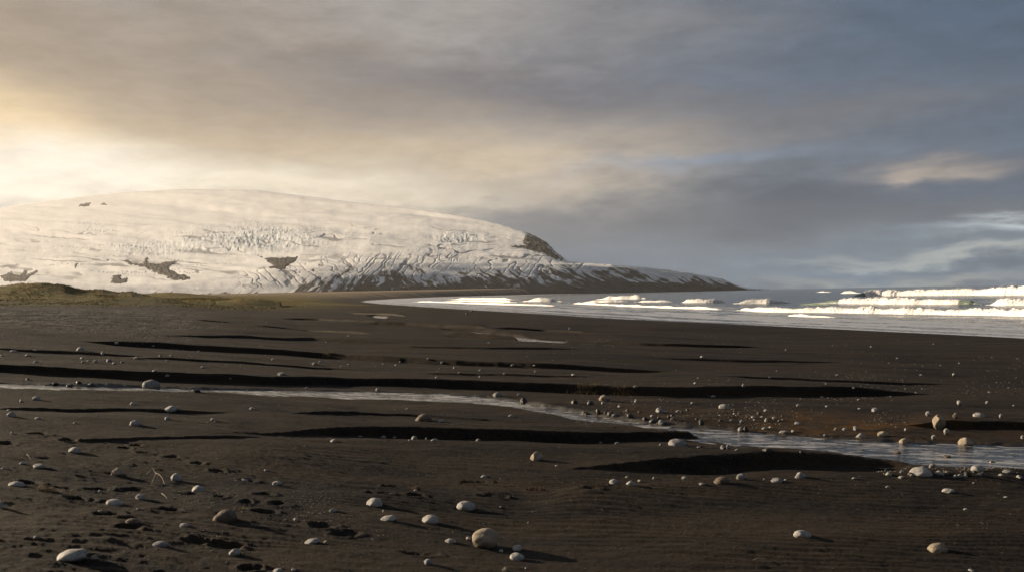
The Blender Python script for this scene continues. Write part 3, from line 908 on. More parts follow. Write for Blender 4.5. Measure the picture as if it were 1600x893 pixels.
# px, py (middle of the stone), width px, height px, colour, label of its own
ST = """115 703 20 8 p|smooth pale stone beyond the round one at left, on its own before the footprints
59 728 20 6 p
180 738 20 12 t|round pale stone standing on the sand, left of the branched twig
23 756 25 7 p|flat pale stone at the left edge beside the dry grass
274 746 18 12 p|round pale stone right of the branched twig
308 764 21 10 p|domed pale stone nearer than the round stone by the twig
219 777 17 9 p|lumpy pale stone among dark clods
177 785 28 9 p|long notched pale stone among the dark clods at left
349 808 37 16 b|big brown rounded boulder half sunk in the sand at lower left
158 801 18 6 b|dull brown clod-like stone below the long notched stone
206 815 22 5 b|dirty sand-covered stone in the churned sand at lower left
286 820 15 5 p
248 851 25 8 g|mottled grey stone in the dark churned sand near the bottom
366 863 21 9 p|smooth oval pale stone left of centre near the bottom edge
107 870 52 12 p|longest flat pale stone, at the bottom left corner
146 871 12 7 t|small tan pebble touching the right end of the longest flat stone
56 839 10 4 g
380 750 16 4 p
368 751 7 2 p
34 723 10 3 p
1 789 8 12 p|pale stone cut off by the left edge
156 767 6 3 p
215 795 7 3 g
5 731 9 3 p
18 676 5 3 p
521 688 12 4 p
416 734 9 3 p
432 755 15 6 p
520 797 13 6 p
584 785 26 11 p|broad pale stone left of centre at mid foreground
606 811 25 5 p|thin flat pale stone left of the pointed pale stone
462 811 8 4 p
487 846 25 6 p|long low pale stone left of the largest boulder
509 846 8 4 t
669 880 14 5 g
433 891 16 5 p
458 890 8 4 p
563 681 7 2 g
599 682 9 4 g
616 683 6 3 g
647 684 10 6 g
640 687 5 2 g
666 685 4 4 g
679 687 13 3 g
599 798 4 3 p
747 687 8 4 g
839 714 21 12 t|round pale stone alone on the lit sand near the middle of the photo
960 753 16 8 p
986 755 16 7 p
980 745 6 3 p
870 727 6 2 p
728 791 30 13 p|broad rounded pale stone above the largest boulder
672 812 28 12 p|pale stone with a pointed left end above the largest boulder
757 844 43 30 t|largest round boulder in the foreground, speckled and lit on its left
704 845 18 6 p|small oval stone just left of the largest boulder
808 859 15 5 p
808 870 24 10 p|pale stone with one square end right of the largest boulder
791 889 14 8 t|tan stone cut by the bottom edge near the largest boulder
783 861 7 3 p
649 766 7 3 p
782 791 3 2 p
826 816 4 3 p
732 842 8 3 p
756 744 12 2 p
999 750 5 2 p
822 887 4 3 p
938 691 5 3 g
965 692 9 3 g
1033 694 7 4 g
1061 692 31 10 g|wide grey boulder in the black shade under the sand bank
1093 698 8 2 g
1131 699 10 7 g
1138 698 6 7 g
1152 702 9 2 g
1201 703 18 5 d|dark wet rock at the near edge of the stream
1253 706 7 4 d
1262 691 16 6 d|dark wet rock in the middle of the stream
1157 671 8 6 p
1166 670 9 8 d
1195 669 9 4 p
1204 667 6 3 p
1225 675 14 3 p
1240 673 7 3 p
1289 679 5 3 p
1011 663 8 4 d
1070 746 10 4 p
1129 751 26 9 b|pyramid-shaped brown stone behind the near sand crest
1159 745 16 9 g
1252 743 20 8 g|grey broken-looking stone in the shaded hollow near the stream end
1215 751 19 3 g
1228 749 6 2 g
1195 748 5 2 g
1098 756 12 3 g
1022 746 5 3 p
1000 751 7 3 p
1256 835 29 10 p|smooth pale oval stone alone on the rippled sand at lower right
1484 767 20 6 p|low pale stone on the sand below the stream at right
1468 857 31 12 t|rounded beige stone nearest the bottom right corner
1388 760 9 2 p
1510 795 8 2 p
1572 776 7 2 p
1519 891 10 4 p
1522 754 4 2 p
1389 740 12 5 p
1409 745 10 3 p
1441 738 35 12 p|widest pale stone of the pile beside the stream at right
1442 731 12 5 g
1458 728 11 7 g
1469 739 17 6 p
1483 737 10 3 g
1530 732 20 9 p|sloping pale stone at the water's edge in the right pile
1552 725 13 8 t|round tan stone at the water's edge in the right pile
1513 740 13 7 d
1501 743 13 4 g
1535 742 18 6 d
1565 742 9 4 p
1594 745 9 5 p
1577 737 18 4 g
1410 736 9 3 g
1511 692 22 12 t|tan wet boulder standing in the stream at right
1403 708 14 8 b|jagged brown rock in the stream, left of two
1481 715 14 8 b|jagged brown rock in the stream, right of two
1322 705 12 7 p|white-topped stone breaking the stream surface
1346 680 16 7 p|pale stone on the far edge of the stream, left of a tan one
1381 678 20 8 t|knobbly tan stone on the far edge of the stream
1414 689 16 6 t|flat tan stone lying in the far side of the stream
1338 669 8 7 p
1321 670 9 4 p
1307 670 9 4 p
1460 685 8 4 p
1480 677 10 4 p
1470 663 25 21 t|tall angular tan boulder standing by the black bank at right
1599 683 7 6 p
1335 747 10 2 g
945 622 17 10 t|tan boulder at the foot of the grassy bank where the stream bends
943 629 7 4 p
1031 641 12 7 p|pale round stone on the gravel bar
1060 642 8 3 p
994 626 7 5 p
1132 635 17 7 p|pale domed stone, largest on the gravel bar
1115 619 8 4 g
994 605 8 3 p
1087 598 6 3 p
1091 590 5 2 p
1162 602 5 4 p
1097 557 6 3 p
897 585 9 3 p
837 580 5 3 p
890 513 4 4 p
898 628 11 7 d
923 629 11 6 d
954 646 12 6 d
935 643 8 8 d
985 649 11 6 d
1008 654 8 5 d
1020 658 12 5 d
1035 660 12 6 g
1096 659 10 8 d
1082 629 6 3 p
1198 655 6 4 p
1197 641 7 4 p
1177 651 7 3 p
1191 651 5 3 p
1125 648 6 2 p
968 635 6 3 p
1245 660 6 4 p
1249 633 9 4 p
1247 661 10 3 p
1285 620 8 2 p
1342 624 5 2 p
1343 638 6 2 p
1368 640 11 6 p|pale round stone on the sand between the gravel bar and the tall tan boulder
1334 607 5 2 p
1309 585 7 2 p
1291 599 4 2 p
1361 541 3 2 p
1459 537 3 2 p
1491 586 5 3 p
1500 631 8 4 p
1531 648 18 6 p|long pale stone right of the tall tan boulder
1494 652 10 3 t
1451 649 8 2 p
1543 630 5 2 p
1565 652 7 2 p
1546 612 4 2 p
1439 585 4 2 p
1432 613 4 2 p
1415 607 3 2 p
1441 607 3 2 p
1576 605 3 2 p
1584 633 3 2 p
1392 619 4 2 p
1214 579 3 2 p
1203 589 5 2 p
1228 546 3 2 p
1292 634 5 2 p
1416 672 5 3 p
1499 567 3 2 p
1470 570 3 2 p
1402 559 3 2 p
124 545 12 6 p|squarish pale stone on the terrace beyond the stream at left
182 537 7 3 p
43 555 10 3 p
54 547 7 2 p
160 552 6 5 p
128 559 7 3 p
170 563 11 6 g
148 564 7 4 p
138 563 6 2 p
129 565 6 3 p
178 567 7 3 p
191 565 7 3 p
213 559 10 4 p
56 565 10 3 p
242 579 10 3 p
267 555 6 2 p
250 555 5 3 p
261 563 5 2 p
310 548 4 2 p
316 573 6 3 p
426 561 5 3 p
440 584 14 5 p|pale stone at the top edge of the stream bank
261 588 7 3 p
234 602 28 12 g|large grey boulder standing in the narrow stream at left
141 602 13 6 d|dark wet rock in the narrow stream, right of another
108 604 12 6 d|dark wet rock in the narrow stream, left of another
306 610 14 5 d
122 597 8 4 d
86 599 10 3 d
43 592 6 3 d
388 610 6 3 d
55 622 14 6 p
33 626 7 5 p
207 630 10 5 p
266 640 20 7 p|flat pale stone below the grey boulder in the stream
278 638 5 5 p
261 653 10 5 p
394 638 10 4 p
16 647 15 7 p|pale stone at the left edge just below the stream
58 653 10 3 p
210 661 17 8 p|pale wedge-shaped stone below the stream at left
332 655 8 5 p
325 659 4 2 p
336 658 4 2 p
117 660 7 2 p
152 648 4 2 p
13 640 6 2 p
3 555 7 2 p
20 548 11 3 p
239 541 5 2 p
360 591 3 2 p
491 568 8 4 p
500 565 5 3 p
510 534 4 2 p
545 524 5 2 p
620 570 7 2 p
599 568 4 2 p
545 569 5 2 p
534 571 5 2 p
625 565 3 2 p
669 560 4 2 p
691 567 6 3 p
710 574 4 3 p
683 589 7 3 p
718 582 5 2 p
750 578 5 2 p
750 588 4 3 p
788 584 5 2 p
801 571 7 3 p
835 572 5 2 p
764 535 4 2 p
687 575 3 2 p
590 608 7 4 p
479 605 6 2 p
777 616 14 6 g|grey stone at the foot of the bank where the stream starts to bend
779 627 11 5 g
818 626 11 8 d
811 616 6 3 g
577 616 7 4 d
677 621 8 4 d
661 653 25 10 b|broad reddish brown stone on the sand below the stream
688 657 10 4 p
636 638 5 2 p
798 649 11 3 p"""
NAMES = {'p': 'pale', 'g': 'grey', 't': 'tan', 'd': 'dark', 'b': 'brown'}
stones = []
for ln in ST.split('\n'):
    a, _, lab = ln.partition('|')
    v = a.split()
    stones.append([float(v[0]), float(v[1]), float(v[2]), float(v[3]), NAMES[v[4]], lab])
# more dark and pale pebbles of the gravel bar and the right hand pile
for k in range(52):
    if k < 32:
        px = rng.uniform(905, 1230); py = np.interp(px, [905, 1000, 1100, 1230], [638, 640, 648, 655]) + rng.uniform(-9, 11)
    else:
        px = rng.uniform(1380, 1598); py = np.interp(px, [1380, 1598], [736, 742]) + rng.uniform(-4, 6)
    w = rng.uniform(4, 8.5)
    stones.append([px, py, w, w * rng.uniform(.45, .65), rng.choice(['dark', 'grey', 'dark', 'pale', 'brown']), ''])

sx, sy, sz = march([s[0] for s in stones], [s[1] + s[3] * .38 for s in stones], lambda a, b: height(a, b))
LAND = []
info = []
for s, x, y, z in zip(stones, sx, sy, sz):
    info.append((s, x, y, z))
ORD = ['', 'second ', 'third ', 'fourth ', 'fifth ', 'sixth ', 'seventh ', 'eighth ', 'ninth ', 'tenth ', 'eleventh ', 'twelfth ', 'thirteenth ', 'fourteenth ']
marks = [(s[0], s[1], t_) for s, t_ in [(q_, n_) for q_ in stones for key, n_ in (
    ('largest round boulder', 'the largest round boulder'), ('longest flat pale', 'the longest flat stone in the corner'), ('big brown rounded', 'the big sunken brown boulder'),
    ('round pale stone alone', 'the round stone alone on lit sand'), ('smooth pale oval stone alone', 'the lone oval stone at lower right'), ('rounded beige', 'the beige stone near the right corner'),
    ('widest pale stone of the pile', 'the widest stone in the streamside pile'), ('tan wet boulder', 'the tan boulder in the stream'), ('tall angular', 'the tall angular tan boulder'),
    ('wide grey boulder in the black', 'the wide grey boulder under the bank'), ('tan boulder at the foot', 'the tan boulder at the stream bend'), ('pale domed stone, largest', 'the domed stone on the gravel bar'),
    ('large grey boulder standing', 'the large grey boulder in the stream'), ('squarish pale', 'the squarish stone on the terrace'), ('pale stone at the top edge', 'the pale stone atop the bank'),
    ('broad reddish', 'the broad reddish brown stone'), ('grey stone at the foot', 'the grey stone under the bank'), ('round pale stone standing', 'the round stone by the twig'),
    ('dark wet rock in the middle', 'the dark rock mid stream'), ('pale wedge', 'the wedge-shaped stone at left'), ('pyramid-shaped', 'the pyramid-shaped stone'),
    ('broad pale stone left', 'the broad pale stone left of centre'), ('pale round stone on the sand between', 'the lone round stone beyond the stream')) if q_[5] and key in q_[5]]]
cells = {}
for i, (s, x, y, z) in enumerate(info):
    if s[5] or s[2] < 5.0:
        continue
    j = min(range(len(marks)), key=lambda m: (marks[m][0] - s[0]) ** 2 + (2.2 * (marks[m][1] - s[1])) ** 2)
    dx, dy = s[0] - marks[j][0], s[1] - marks[j][1]
    w = 'farther than' if dy < -abs(dx) * .5 else 'nearer than' if dy > abs(dx) * .5 else 'left of' if dx < 0 else 'right of'
    size = 'pebble' if s[2] < 9 else 'stone'
    cells.setdefault((s[4], size, w, j), []).append((math.hypot(dx, 2.2 * dy), i))
for (c, size, w, j), lst in cells.items():
    lst.sort()
    for n_, (_, i) in enumerate(lst):
        pre = 'nearest ' if n_ == 0 and len(lst) > 1 else (ORD[n_] + 'nearest ' if len(lst) > 1 else 'lone ')
        info[i][0][5] = f'{pre}{c} {size} {w} {marks[j][2]}'


def zone(px, py):
    if py < 530:
        return 'tiny pale pebble far out on the dark sand near the water'
    if px < 640 and py < 600:
        return 'tiny pale pebble on the sand terrace beyond the stream, left half'
    if py < 628 and px < 900:
        return 'tiny pale pebble on the middle terrace beyond the stream'
    if px >= 1260 and py < 660:
        return 'tiny pale pebble scattered on the open sand beyond the stream at right'
    if px >= 900 and py < 680:
        return 'tiny pebble on the gravel bar beyond the stream bend'
    if px > 1360:
        return 'tiny pebble in the stone pile beside the stream at right'
    if py < 700:
        return 'tiny pebble on the sand just below the stream'
    return 'tiny pale pebble on the dark sand in the foreground'


for i, (s, x, y, z) in enumerate(info):
    px, py, w, hgt, col, lab = s
    W = w * y / FPX; Hh = max(hgt * y / FPX, W * .28)
    if not lab:
        lab = zone(px, py)
        if col != 'pale':
            lab = lab.replace('tiny pale', 'tiny').replace('tiny', 'tiny ' + col)
    me = PROTO[col][i % 5 if w < 24 else (0 if col == 'pale' else 0)]
    if 'tall angular' in lab or 'jagged' in lab:
        me = PROTO[col][2]
    o = bpy.data.objects.new('boulder' if w > 24 else 'stone' if w >= 9 else 'pebble', me)
    C.objects.link(o)
    bury = random.uniform(.34, .46)
    depth = W * random.uniform(.65, .95)
    Hfull = Hh / (1 - bury) * (1.0)
    if 'largest round' in lab:
        depth = W * .95; Hfull = W * .80; bury = .2
    if 'tall angular' in lab:
        depth = W * .8; Hfull = W * 1.15; bury = .15
    o.scale = (W * .99, depth, Hfull)
    o.rotation_euler = (R(random.uniform(-7, 7)), R(random.uniform(-9, 9)), R(random.uniform(-16, 16) + (180 if random.random() < .5 else 0)))
    gz = float(height(np.array([x]), np.array([y + depth * .2]))[0])
    o.location = (x, y + depth * .25, gz + Hfull * (.5 - bury))
    o['label'] = lab; o['category'] = 'boulder' if w > 24 else 'stone' if w >= 9 else 'pebble'; o['group'] = 'stones scattered over the black sand'

# two dark boulders far off by the waterline
for (px, py, w, hgt, lab) in ((729.5, 490.5, 3.4, 3.6, 'nearer of two dark boulders standing on the sand by the waterline'), (737, 485.5, 3.0, 4.2, 'farther of two dark boulders standing against the pale wash')):
    x, y, z = march([px], [py + hgt * .4], lambda a, b: height(a, b))
    o = bpy.data.objects.new('boulder', PROTO['dark'][1]); C.objects.link(o)
    W = w * y[0] / FPX; Hh = hgt * y[0] / FPX
    o.scale = (W, W * .8, Hh * 1.25); o.location = (x[0], y[0], z[0] + Hh * .42)
    o['label'] = lab; o['category'] = 'boulder'; o['group'] = 'dark boulders by the waterline'


# ------------------------------------------------------------------ gravel: the thousands too small to count
def gravel_field():
    P_ = []
    def patch(n, x0, x1, y0, y1, s0, s1, clump=0.0, seed=0, kind=0):
        px = rng.uniform(x0, x1, n * 3); py = rng.uniform(y0, y1, n * 3)
        d = fbm(px / 60, py / 22, 500 + seed, 3)
        k = np.argsort(-(d * clump + rng.uniform(-.5, .5, n * 3)))[:n]
        P_.append(np.stack([px[k], py[k], rng.uniform(s0, s1, n) ** 1.0, np.full(n, kind)], 1))
    patch(900, -20, 1620, 690, 893, .5, 1.5, .8, 1, 0)
    patch(500, 280, 600, 770, 850, .7, 2.2, 1.5, 2, 1)
    patch(350, 60, 420, 760, 880, .8, 2.4, 1.5, 3, 1)
    patch(500, -20, 900, 535, 690, .5, 1.4, 1.0, 4, 0)
    patch(450, 900, 1620, 520, 625, .5, 1.5, 1.0, 5, 0)
    patch(650, 900, 1420, 618, 668, .7, 2.4, .9, 6, 1)
    patch(500, 1370, 1610, 728, 748, .8, 2.6, .6, 7, 1)
    patch(4200, -30, 300, 476, 536, .6, 1.7, 1.2, 8, 1)
    patch(900, -30, 420, 500, 580, .6, 1.6, 1.4, 18, 1)
    patch(220, 800, 960, 522, 545, .5, 1.4, 1.4, 9, 1)
    patch(260, 1320, 1610, 560, 620, .6, 1.6, 1.2, 10, 0)
    Q = np.concatenate(P_)
    x, y, z = march(Q[:, 0], Q[:, 1], base)
    ok = (z > SEA + .1) & (y < 400)
    Q, x, y, z = Q[ok], x[ok], y[ok], z[ok]
    z = height(x, y, True)
    n = len(Q)
    ico = np.array([(0, 0, 1), (.89, 0, .45), (.28, .85, .45), (-.72, .53, .45), (-.72, -.53, .45), (.28, -.85, .45), (.72, .53, -.45), (-.28, .85, -.45), (-.89, 0, -.45), (-.28, -.85, -.45), (.72, -.53, -.45), (0, 0, -1)])
    fc = np.array([(0, 1, 2), (0, 2, 3), (0, 3, 4), (0, 4, 5), (0, 5, 1), (1, 6, 2), (2, 7, 3), (3, 8, 4), (4, 9, 5), (5, 10, 1), (2, 6, 7), (3, 7, 8), (4, 8, 9), (5, 9, 10), (1, 10, 6), (11, 7, 6), (11, 8, 7), (11, 9, 8), (11, 10, 9), (11, 6, 10)])
    sc = (Q[:, 2] * y / FPX * .5)[:, None, None] * rng.uniform(.7, 1.3, (n, 1, 3)) * np.array([1.1, 1.0, .6])
    v = ico[None] * rng.uniform(.8, 1.2, (n, 12, 1)) * sc
    th = rng.uniform(0, 6.28, n); c, s = np.cos(th)[:, None], np.sin(th)[:, None]
    vx = v[:, :, 0] * c - v[:, :, 1] * s; vy = v[:, :, 0] * s + v[:, :, 1] * c
    V = np.stack([vx + x[:, None], vy + y[:, None], v[:, :, 2] + (z + sc[:, 0, 2] * .25)[:, None]], -1).reshape(-1, 3)
    F = (fc[None] + (np.arange(n) * 12)[:, None, None]).reshape(-1, 3)
    tone = np.where(Q[:, 3] == 0, rng.uniform(.35, 1, n), rng.uniform(0, 1, n) ** 1.6)
    return mesh_np('gravel', V, F, {'tone': np.repeat(tone, 12)}, True)


GRAV, t, p = material('gravel')
c = t.mix(t.attr('tone'), (.045, .042, .04), (.40, .37, .33))
t.put(p.inputs['Base Color'], c); p.inputs['Roughness'].default_value = .8
add('gravel', gravel_field(), GRAV, kind='stuff', label='tiny pebbles and grit strewn over the black sand')


# ------------------------------------------------------------------ twigs and tufts
def tube(paths, sides=6):
    V, F = [], []
    for pts, r0, r1 in paths:
        pts = [Vector(q_) for q_ in pts]
        b = len(V)
        for i, q_ in enumerate(pts):
            d = (pts[min(i + 1, len(pts) - 1)] - pts[max(i - 1, 0)]).normalized()
            a = d.cross(Vector((0, 0, 1)))
            a = a.normalized() if a.length > 1e-4 else Vector((1, 0, 0))
            bb = a.cross(d)
            rad = r0 + (r1 - r0) * i / max(len(pts) - 1, 1)
            for k in range(sides):
                an = 2 * math.pi * k / sides
                V.append(tuple(q_ + (a * math.cos(an) + bb * math.sin(an)) * rad))
        for i in range(len(pts) - 1):
            for k in range(sides):
                k2 = (k + 1) % sides
                F.append((b + i * sides + k, b + i * sides + k2, b + (i + 1) * sides + k2, b + (i + 1) * sides + k))
    return np.array(V), np.array(F)


TWIG = plain('weathered_twig', (.30, .24, .17))


def on_sand(pts, lift=.012):
    x, y, z = march([q_[0] for q_ in pts], [q_[1] for q_ in pts], lambda a, b: height(a, b))
    z = height(x, y, True)
    return [(a, b, c + lift + (q_[2] if len(q_) > 2 else 0)) for a, b, c, q_ in zip(x, y, z, pts)]


def twig(paths, lab, rad=.0042):
    V, F = tube([(on_sand(q_), rad * s0, rad * .45 * s0) for q_, s0 in paths])
    o0 = V.mean(0)
    o = add('twig', mesh_np('twig', V - o0, F), TWIG, label=lab, cat='twig', group='twigs washed onto the sand')
    o.location = o0


twig([([(229, 743), (234, 741.5, .02), (238.5, 739.5, .035), (243, 745, .025), (249, 748.5, .03), (254, 752, .02), (257, 757)], 1.0), ([(244, 747, .028), (240, 751, .015), (237, 757)], .8), ([(249, 748.5, .028), (244, 751.5, .01), (232, 754)], .6)],
     'branched dry twig lying between two round pale stones')
twig([([(189, 726.5), (205, 721, .01), (224, 716.5, .03), (237, 717.5, .025), (249, 719.5)], .75)], 'long thin dry stem curving over the sand beyond the branched twig')
twig([([(42, 714.5, .02), (45, 716.5, .015), (48.5, 719)], 1.0)], 'short pale stick near the left edge')
twig([([(253, 775.5, .01), (257, 777.5, .012), (261, 779.5)], 1.1)], 'short pale stick right of the lumpy stone')
twig([([(1177, 877.5), (1183, 877, .008), (1198, 876)], .9)], 'thin bright straw on the rippled sand at bottom right')
twig([([(1530, 790.5), (1538, 791, .006), (1548, 792)], .7)], 'thin straw on the sand at far right')

TUFT = {'dry': plain('dry_grass', (.22, .15, .07)), 'red': plain('reddish_plant', (.13, .055, .035)), 'green': plain('bank_grass', (.13, .085, .03))}


def tuft(px, py, wpx, hpx, n, kind, lab):
    (bx, by, bz), = on_sand([(px, py)], 0)
    sc = by / FPX
    paths = []
    for _ in range(n):
        ox = random.gauss(0, wpx * .27) * sc; oy = random.gauss(0, wpx * .12) * sc
        hh = hpx * sc * random.uniform(.45, 1.1); lx = random.gauss(.1, .45) * hh; ly = random.gauss(0, .3) * hh
        zz = float(height(np.array([bx + ox]), np.array([by + oy]), True)[0]) - bz - .004
        paths.append(([(ox, oy, zz), (ox + lx * .35, oy + ly * .35, zz + hh * .6), (ox + lx, oy + ly, zz + hh * .95)], sc * .42, sc * .12))
    V, F = tube(paths, 4)
    o = add('grass_tuft', mesh_np('grass_tuft', V, F), TUFT[kind], label=lab, cat='grass tuft')
    o.location = (bx, by, bz)


tuft(72, 766, 44, 9, 90, 'dry', 'low tuft of dry grass stubble on churned sand at left')
tuft(646, 763, 14, 7, 16, 'red', 'small reddish plant sprig on the sand left of centre')
tuft(838, 768, 24, 8, 26, 'red', 'reddish plant scraps in a footprint right of centre')
tuft(918, 611, 40, 6, 130, 'green', 'larger tuft of brown grass hanging over the stream bank')
tuft(975, 616, 34, 5, 90, 'green', 'smaller tuft of brown grass on the bank right of the larger one')
tuft(512, 556, 22, 4, 70, 'green', 'dull clump of grass on the far middle bank')
tuft(375, 795, 14, 6, 16, 'dry', 'few dry stems by a footprint in the left foreground')

def dune_grass():
    n = 26000
    y = rng.uniform(100, 270, n); x = y * rng.uniform(-.62, -.22, n)
    mo = sstep(100, 140, y) * sstep(14, 40, shore_sd(x, y)) * np.clip(1.6 * vn(x / 6, y / 6, 801) - .35, 0, 1) * sstep(-.22, -.36, x / y + .05 * fbm(x / 12, y / 12, 803, 2))
    ok = rng.uniform(0, 1, n) < mo
    x, y = x[ok], y[ok]
    z = height(x, y, True)
    n = len(x)
    hh = rng.uniform(.07, .24, n) * (y / 150) ** .5
    V = []
    for k in range(3):
        th = rng.uniform(0, 6.28, n); w = rng.uniform(.025, .06, n) * (y / 110)
        ox = rng.normal(0, .14, n); oy = rng.normal(0, .14, n); lx = rng.normal(.12, .2, n); ly = rng.normal(0, .2, n)
        a = np.stack([x + ox - w * np.cos(th), y + oy - w * np.sin(th), z - .03], -1)
        b = np.stack([x + ox + w * np.cos(th), y + oy + w * np.sin(th), z - .03], -1)
        c = np.stack([x + ox + lx * hh, y + oy + ly * hh, z + hh], -1)
        V.append(np.stack([a, b, c], 1))
    V = np.concatenate(V).reshape(-1, 3)
    tone = np.repeat(np.tile(np.clip(vn(x / 8, y / 8, 805) + rng.normal(0, .22, n), 0, 1), 3), 3)
    return mesh_np('dune_grass', V, np.arange(len(V)).reshape(-1, 3), {'tone': tone}, False)


DGR, t, p = material('dune_grass')
t.put(p.inputs['Base Color'], t.mix(t.attr('tone'), (.10, .105, .03), (.34, .24, .09))); p.inputs['Roughness'].default_value = .8
p.inputs['Specular IOR Level'].default_value = .1
add('dune_grass', dune_grass(), DGR, kind='stuff', label='rough grass growing over the low dunes')

# ------------------------------------------------------------------ air
import bmesh
bm = bmesh.new(); bmesh.ops.create_cube(bm, size=1)
me = bpy.data.meshes.new('haze'); bm.to_mesh(me); bm.free()
hz = add('haze', me, kind='stuff', label='thin sea haze over the whole bay')
hz.scale = (19000, 19400, 900)
hz.location = (0, 0, 900 / 2 - 40)
HZ = bpy.data.materials.new('haze'); HZ.use_nodes = True
tt_ = HZ.node_tree
for n_ in list(tt_.nodes):
    tt_.nodes.remove(n_)
om = tt_.nodes.new('ShaderNodeOutputMaterial'); pv = tt_.nodes.new('ShaderNodeVolumePrincipled')
pv.inputs['Color'].default_value = (.88, .87, .86, 1)
pv.inputs['Density'].default_value = 2.4e-5
pv.inputs['Anisotropy'].default_value = .35
tt_.links.new(pv.outputs[0], om.inputs['Volume'])
me.materials.append(HZ)

# ------------------------------------------------------------------ light
SUN_AZ, SUN_EL = -66.0, 14.0        # degrees from the view direction, to the left
sv = Vector((math.sin(R(SUN_AZ)) * math.cos(R(SUN_EL)), math.cos(R(SUN_AZ)) * math.cos(R(SUN_EL)), math.sin(R(SUN_EL))))
ld = bpy.data.lights.new('sun', 'SUN'); ld.energy = 4.8; ld.angle = R(.6); ld.color = (1, .80, .56)
sun = bpy.data.objects.new('sun', ld); C.objects.link(sun)
sun.rotation_euler = sv.to_track_quat('Z', 'Y').to_euler()

W = bpy.data.worlds.new('World'); S.world = W; W.use_nodes = True
t = NT(W.node_tree)
bg = next(n for n in t.n if n.type == 'BACKGROUND')
sky = t.node('ShaderNodeTexSky', sky_type='NISHITA'); sky.sun_disc = False
sky.sun_elevation = R(SUN_EL); sky.sun_rotation = R(SUN_AZ)
tc = t.node('ShaderNodeTexCoord').outputs['Generated']
sp = t.node('ShaderNodeSeparateXYZ'); t.put(sp.inputs[0], tc)
az = t.math('MULTIPLY', t.math('ARCTAN2', sp.outputs[0], sp.outputs[1]), 180 / math.pi)
el = t.math('MULTIPLY', t.math('ARCSINE', sp.outputs[2]), 180 / math.pi)
cv = t.node('ShaderNodeCombineXYZ'); t.put(cv.inputs[0], t.math('MULTIPLY', az, .55)); t.put(cv.inputs[1], t.math('MULTIPLY', el, 1.9))
w1 = t.noise(cv.outputs[0], .16, 5, .55, .4)
w2 = t.noise(t.scale(cv.outputs[0], (1, 1, 1)), .45, 5, .6, .3)
w3 = t.noise(t.scale(cv.outputs[0], (.8, .8, 1)), .16, 4, .5)
wx = t.math('ADD', az, t.math('MULTIPLY', t.math('SUBTRACT', w1, .5), 16))
wy = t.math('ADD', el, t.math('ADD', t.math('MULTIPLY', t.math('SUBTRACT', w3, .5), 4.5), t.math('MULTIPLY', t.math('SUBTRACT', w2, .5), 2.2)))


def lin(c):
    return tuple(((v / 255 + .055) / 1.055) ** 2.4 / 2 ** EXP for v in c)


BGS = .1
def ang(px, py):
    a = math.degrees(math.atan((px - 800) / FPX))
    return a, math.degrees(math.atan((hor(px) - py) / FPX * math.cos(R(a))))


cur = t.mix(.12, tuple(v / BGS for v in lin((104, 120, 140))), sky.outputs[0])
# (centre px, reach px, colour seen, strength, tilt)
BLOBS = [
    (1750, -150, 900, 600, (66, 88, 112), .85, 0),
    (1500, 120, 500, 140, (78, 98, 120), .6, 0),
    (380, 60, 560, 260, (150, 141, 134), .95, .04),
    (250, 190, 460, 130, (176, 159, 138), .8, .12),
    (-40, 40, 240, 90, (142, 128, 114), .8, .12),
    (700, 25, 260, 45, (168, 163, 159), .7, .06),
    (500, 105, 220, 36, (134, 129, 127), .75, .08),
    (860, 150, 330, 46, (110, 110, 118), .9, .05),
    (640, 170, 160, 30, (140, 131, 125), .6, .05),
    (1000, 40, 240, 50, (126, 126, 130), .6, .03),
    (1100, 135, 200, 24, (98, 114, 134), .6, .02),
    (1320, 170, 220, 30, (116, 118, 124), .6, .02),
    (830, 255, 260, 58, (206, 190, 168), .9, .04),
    (1080, 215, 180, 26, (150, 142, 136), .5, .02),
    (-30, 190, 230, 56, (232, 204, 160), 1.0, .20),
    (480, 232, 330, 40, (194, 175, 150), .8, .08),
    (40, 278, 400, 44, (252, 245, 229), 1.0, .02),
    (400, 292, 290, 34, (240, 228, 206), .95, .03),
    (650, 315, 220, 24, (228, 215, 194), .9, .02),
    (1230, 328, 420, 46, (58, 79, 102), .97, -.02),
    (900, 345, 150, 30, (104, 112, 124), .7, .02),
    (30, 250, 190, 36, (252, 246, 234), .5, .05),
    (1080, 256, 220, 14, (124, 146, 172), .6, -.03),
    (1465, 262, 80, 17, (186, 172, 158), .85, -.05),
    (1580, 290, 160, 26, (70, 94, 120), .7, 0),
    (1350, 415, 460, 36, (100, 124, 146), .95, 0),
    (960, 405, 180, 36, (104, 120, 138), .7, 0),
    (1600, 348, 95, 8, (200, 214, 221), .85, -.07),
    (1440, 366, 110, 6, (112, 136, 156), .5, -.07),
    (1480, 398, 190, 8, (176, 184, 182), .75, -.03),
    (1570, 412, 90, 5, (84, 104, 124), 1.0, -.02),
    (1420, 434, 170, 8, (168, 172, 168), .6, 0),
]
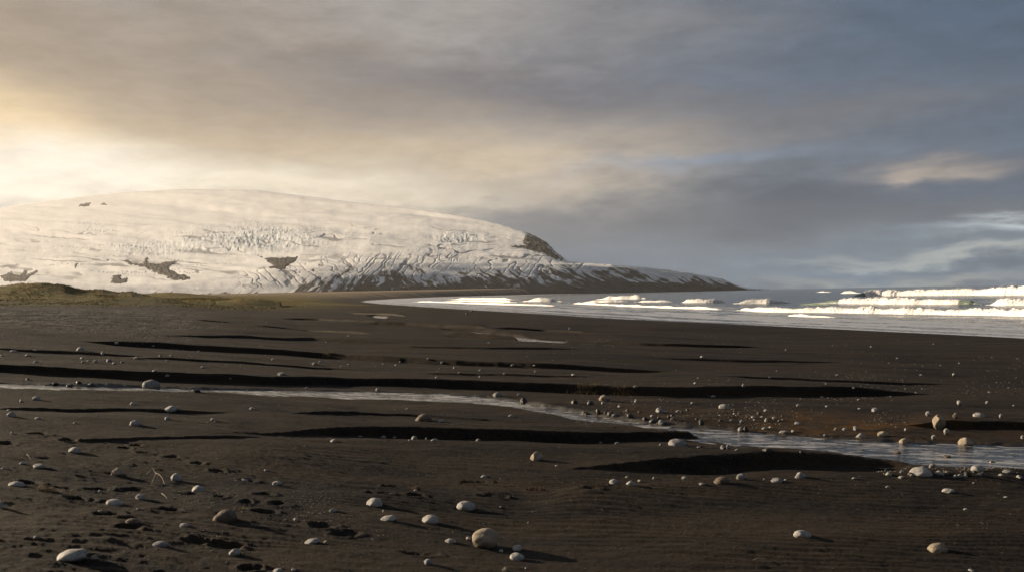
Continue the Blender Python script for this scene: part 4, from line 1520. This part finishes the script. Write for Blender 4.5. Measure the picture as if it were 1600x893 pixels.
for (px, py, rx, ry, c, k, tilt) in BLOBS:
    a0, e0 = ang(px, py)
    sxd, syd = rx * .0372, ry * .0392
    dx = t.math('SUBTRACT', wx, a0)
    small = ry < 24
    dy = t.math('SUBTRACT', el if False else wy, e0)
    dy = t.math('MULTIPLY_ADD', dx, tilt, dy)      # a positive tilt sinks to the right
    g = t.math('ADD', t.math('POWER', t.math('ABSOLUTE', t.math('DIVIDE', dx, sxd)), 2.0), t.math('POWER', t.math('ABSOLUTE', t.math('DIVIDE', dy, syd)), 2.0))
    g = t.math('MULTIPLY', t.math('EXPONENT', t.math('MULTIPLY', g, -1.0)), k)
    cur = t.mix(g, cur, tuple(v / BGS for v in lin(c)))
# the veiled sun, outside the picture on the left
dx = t.math('DIVIDE', t.math('SUBTRACT', az, -72.0), 24.0); dy = t.math('DIVIDE', t.math('SUBTRACT', el, 12.0), 10.0)
g = t.math('EXPONENT', t.math('MULTIPLY', t.math('ADD', t.math('MULTIPLY', dx, dx), t.math('MULTIPLY', dy, dy)), -1.0))
cur = t.mix(g, cur, tuple(v / BGS for v in (1.0, .82, .58)))
# unseen sky overhead and behind the viewer, darkened to lower the ambient light
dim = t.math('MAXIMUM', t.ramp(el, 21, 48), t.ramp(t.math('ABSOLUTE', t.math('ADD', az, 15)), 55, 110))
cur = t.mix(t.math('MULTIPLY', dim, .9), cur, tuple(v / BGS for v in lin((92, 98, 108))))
# cloud texture
tex = t.math('ADD', t.math('MULTIPLY', t.math('SUBTRACT', w2, .5), .54), t.math('MULTIPLY', t.math('SUBTRACT', t.noise(cv.outputs[0], 1.1, 6, .62, .4), .5), .30))
mul = t.node('ShaderNodeVectorMath', operation='SCALE')
t.put(mul.inputs[0], cur); t.put(mul.inputs['Scale'], t.math('ADD', 1.0, tex))
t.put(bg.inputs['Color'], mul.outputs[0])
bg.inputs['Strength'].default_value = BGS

S.render.engine = 'CYCLES'
S.cycles.use_denoising = True
S.cycles.max_bounces = 6
S.cycles.volume_bounces = 1
S.cycles.sample_clamp_indirect = 6
S.view_settings.view_transform = 'Standard'
S.view_settings.look = 'None'
S.view_settings.exposure = EXP
S.view_settings.gamma = 1.0
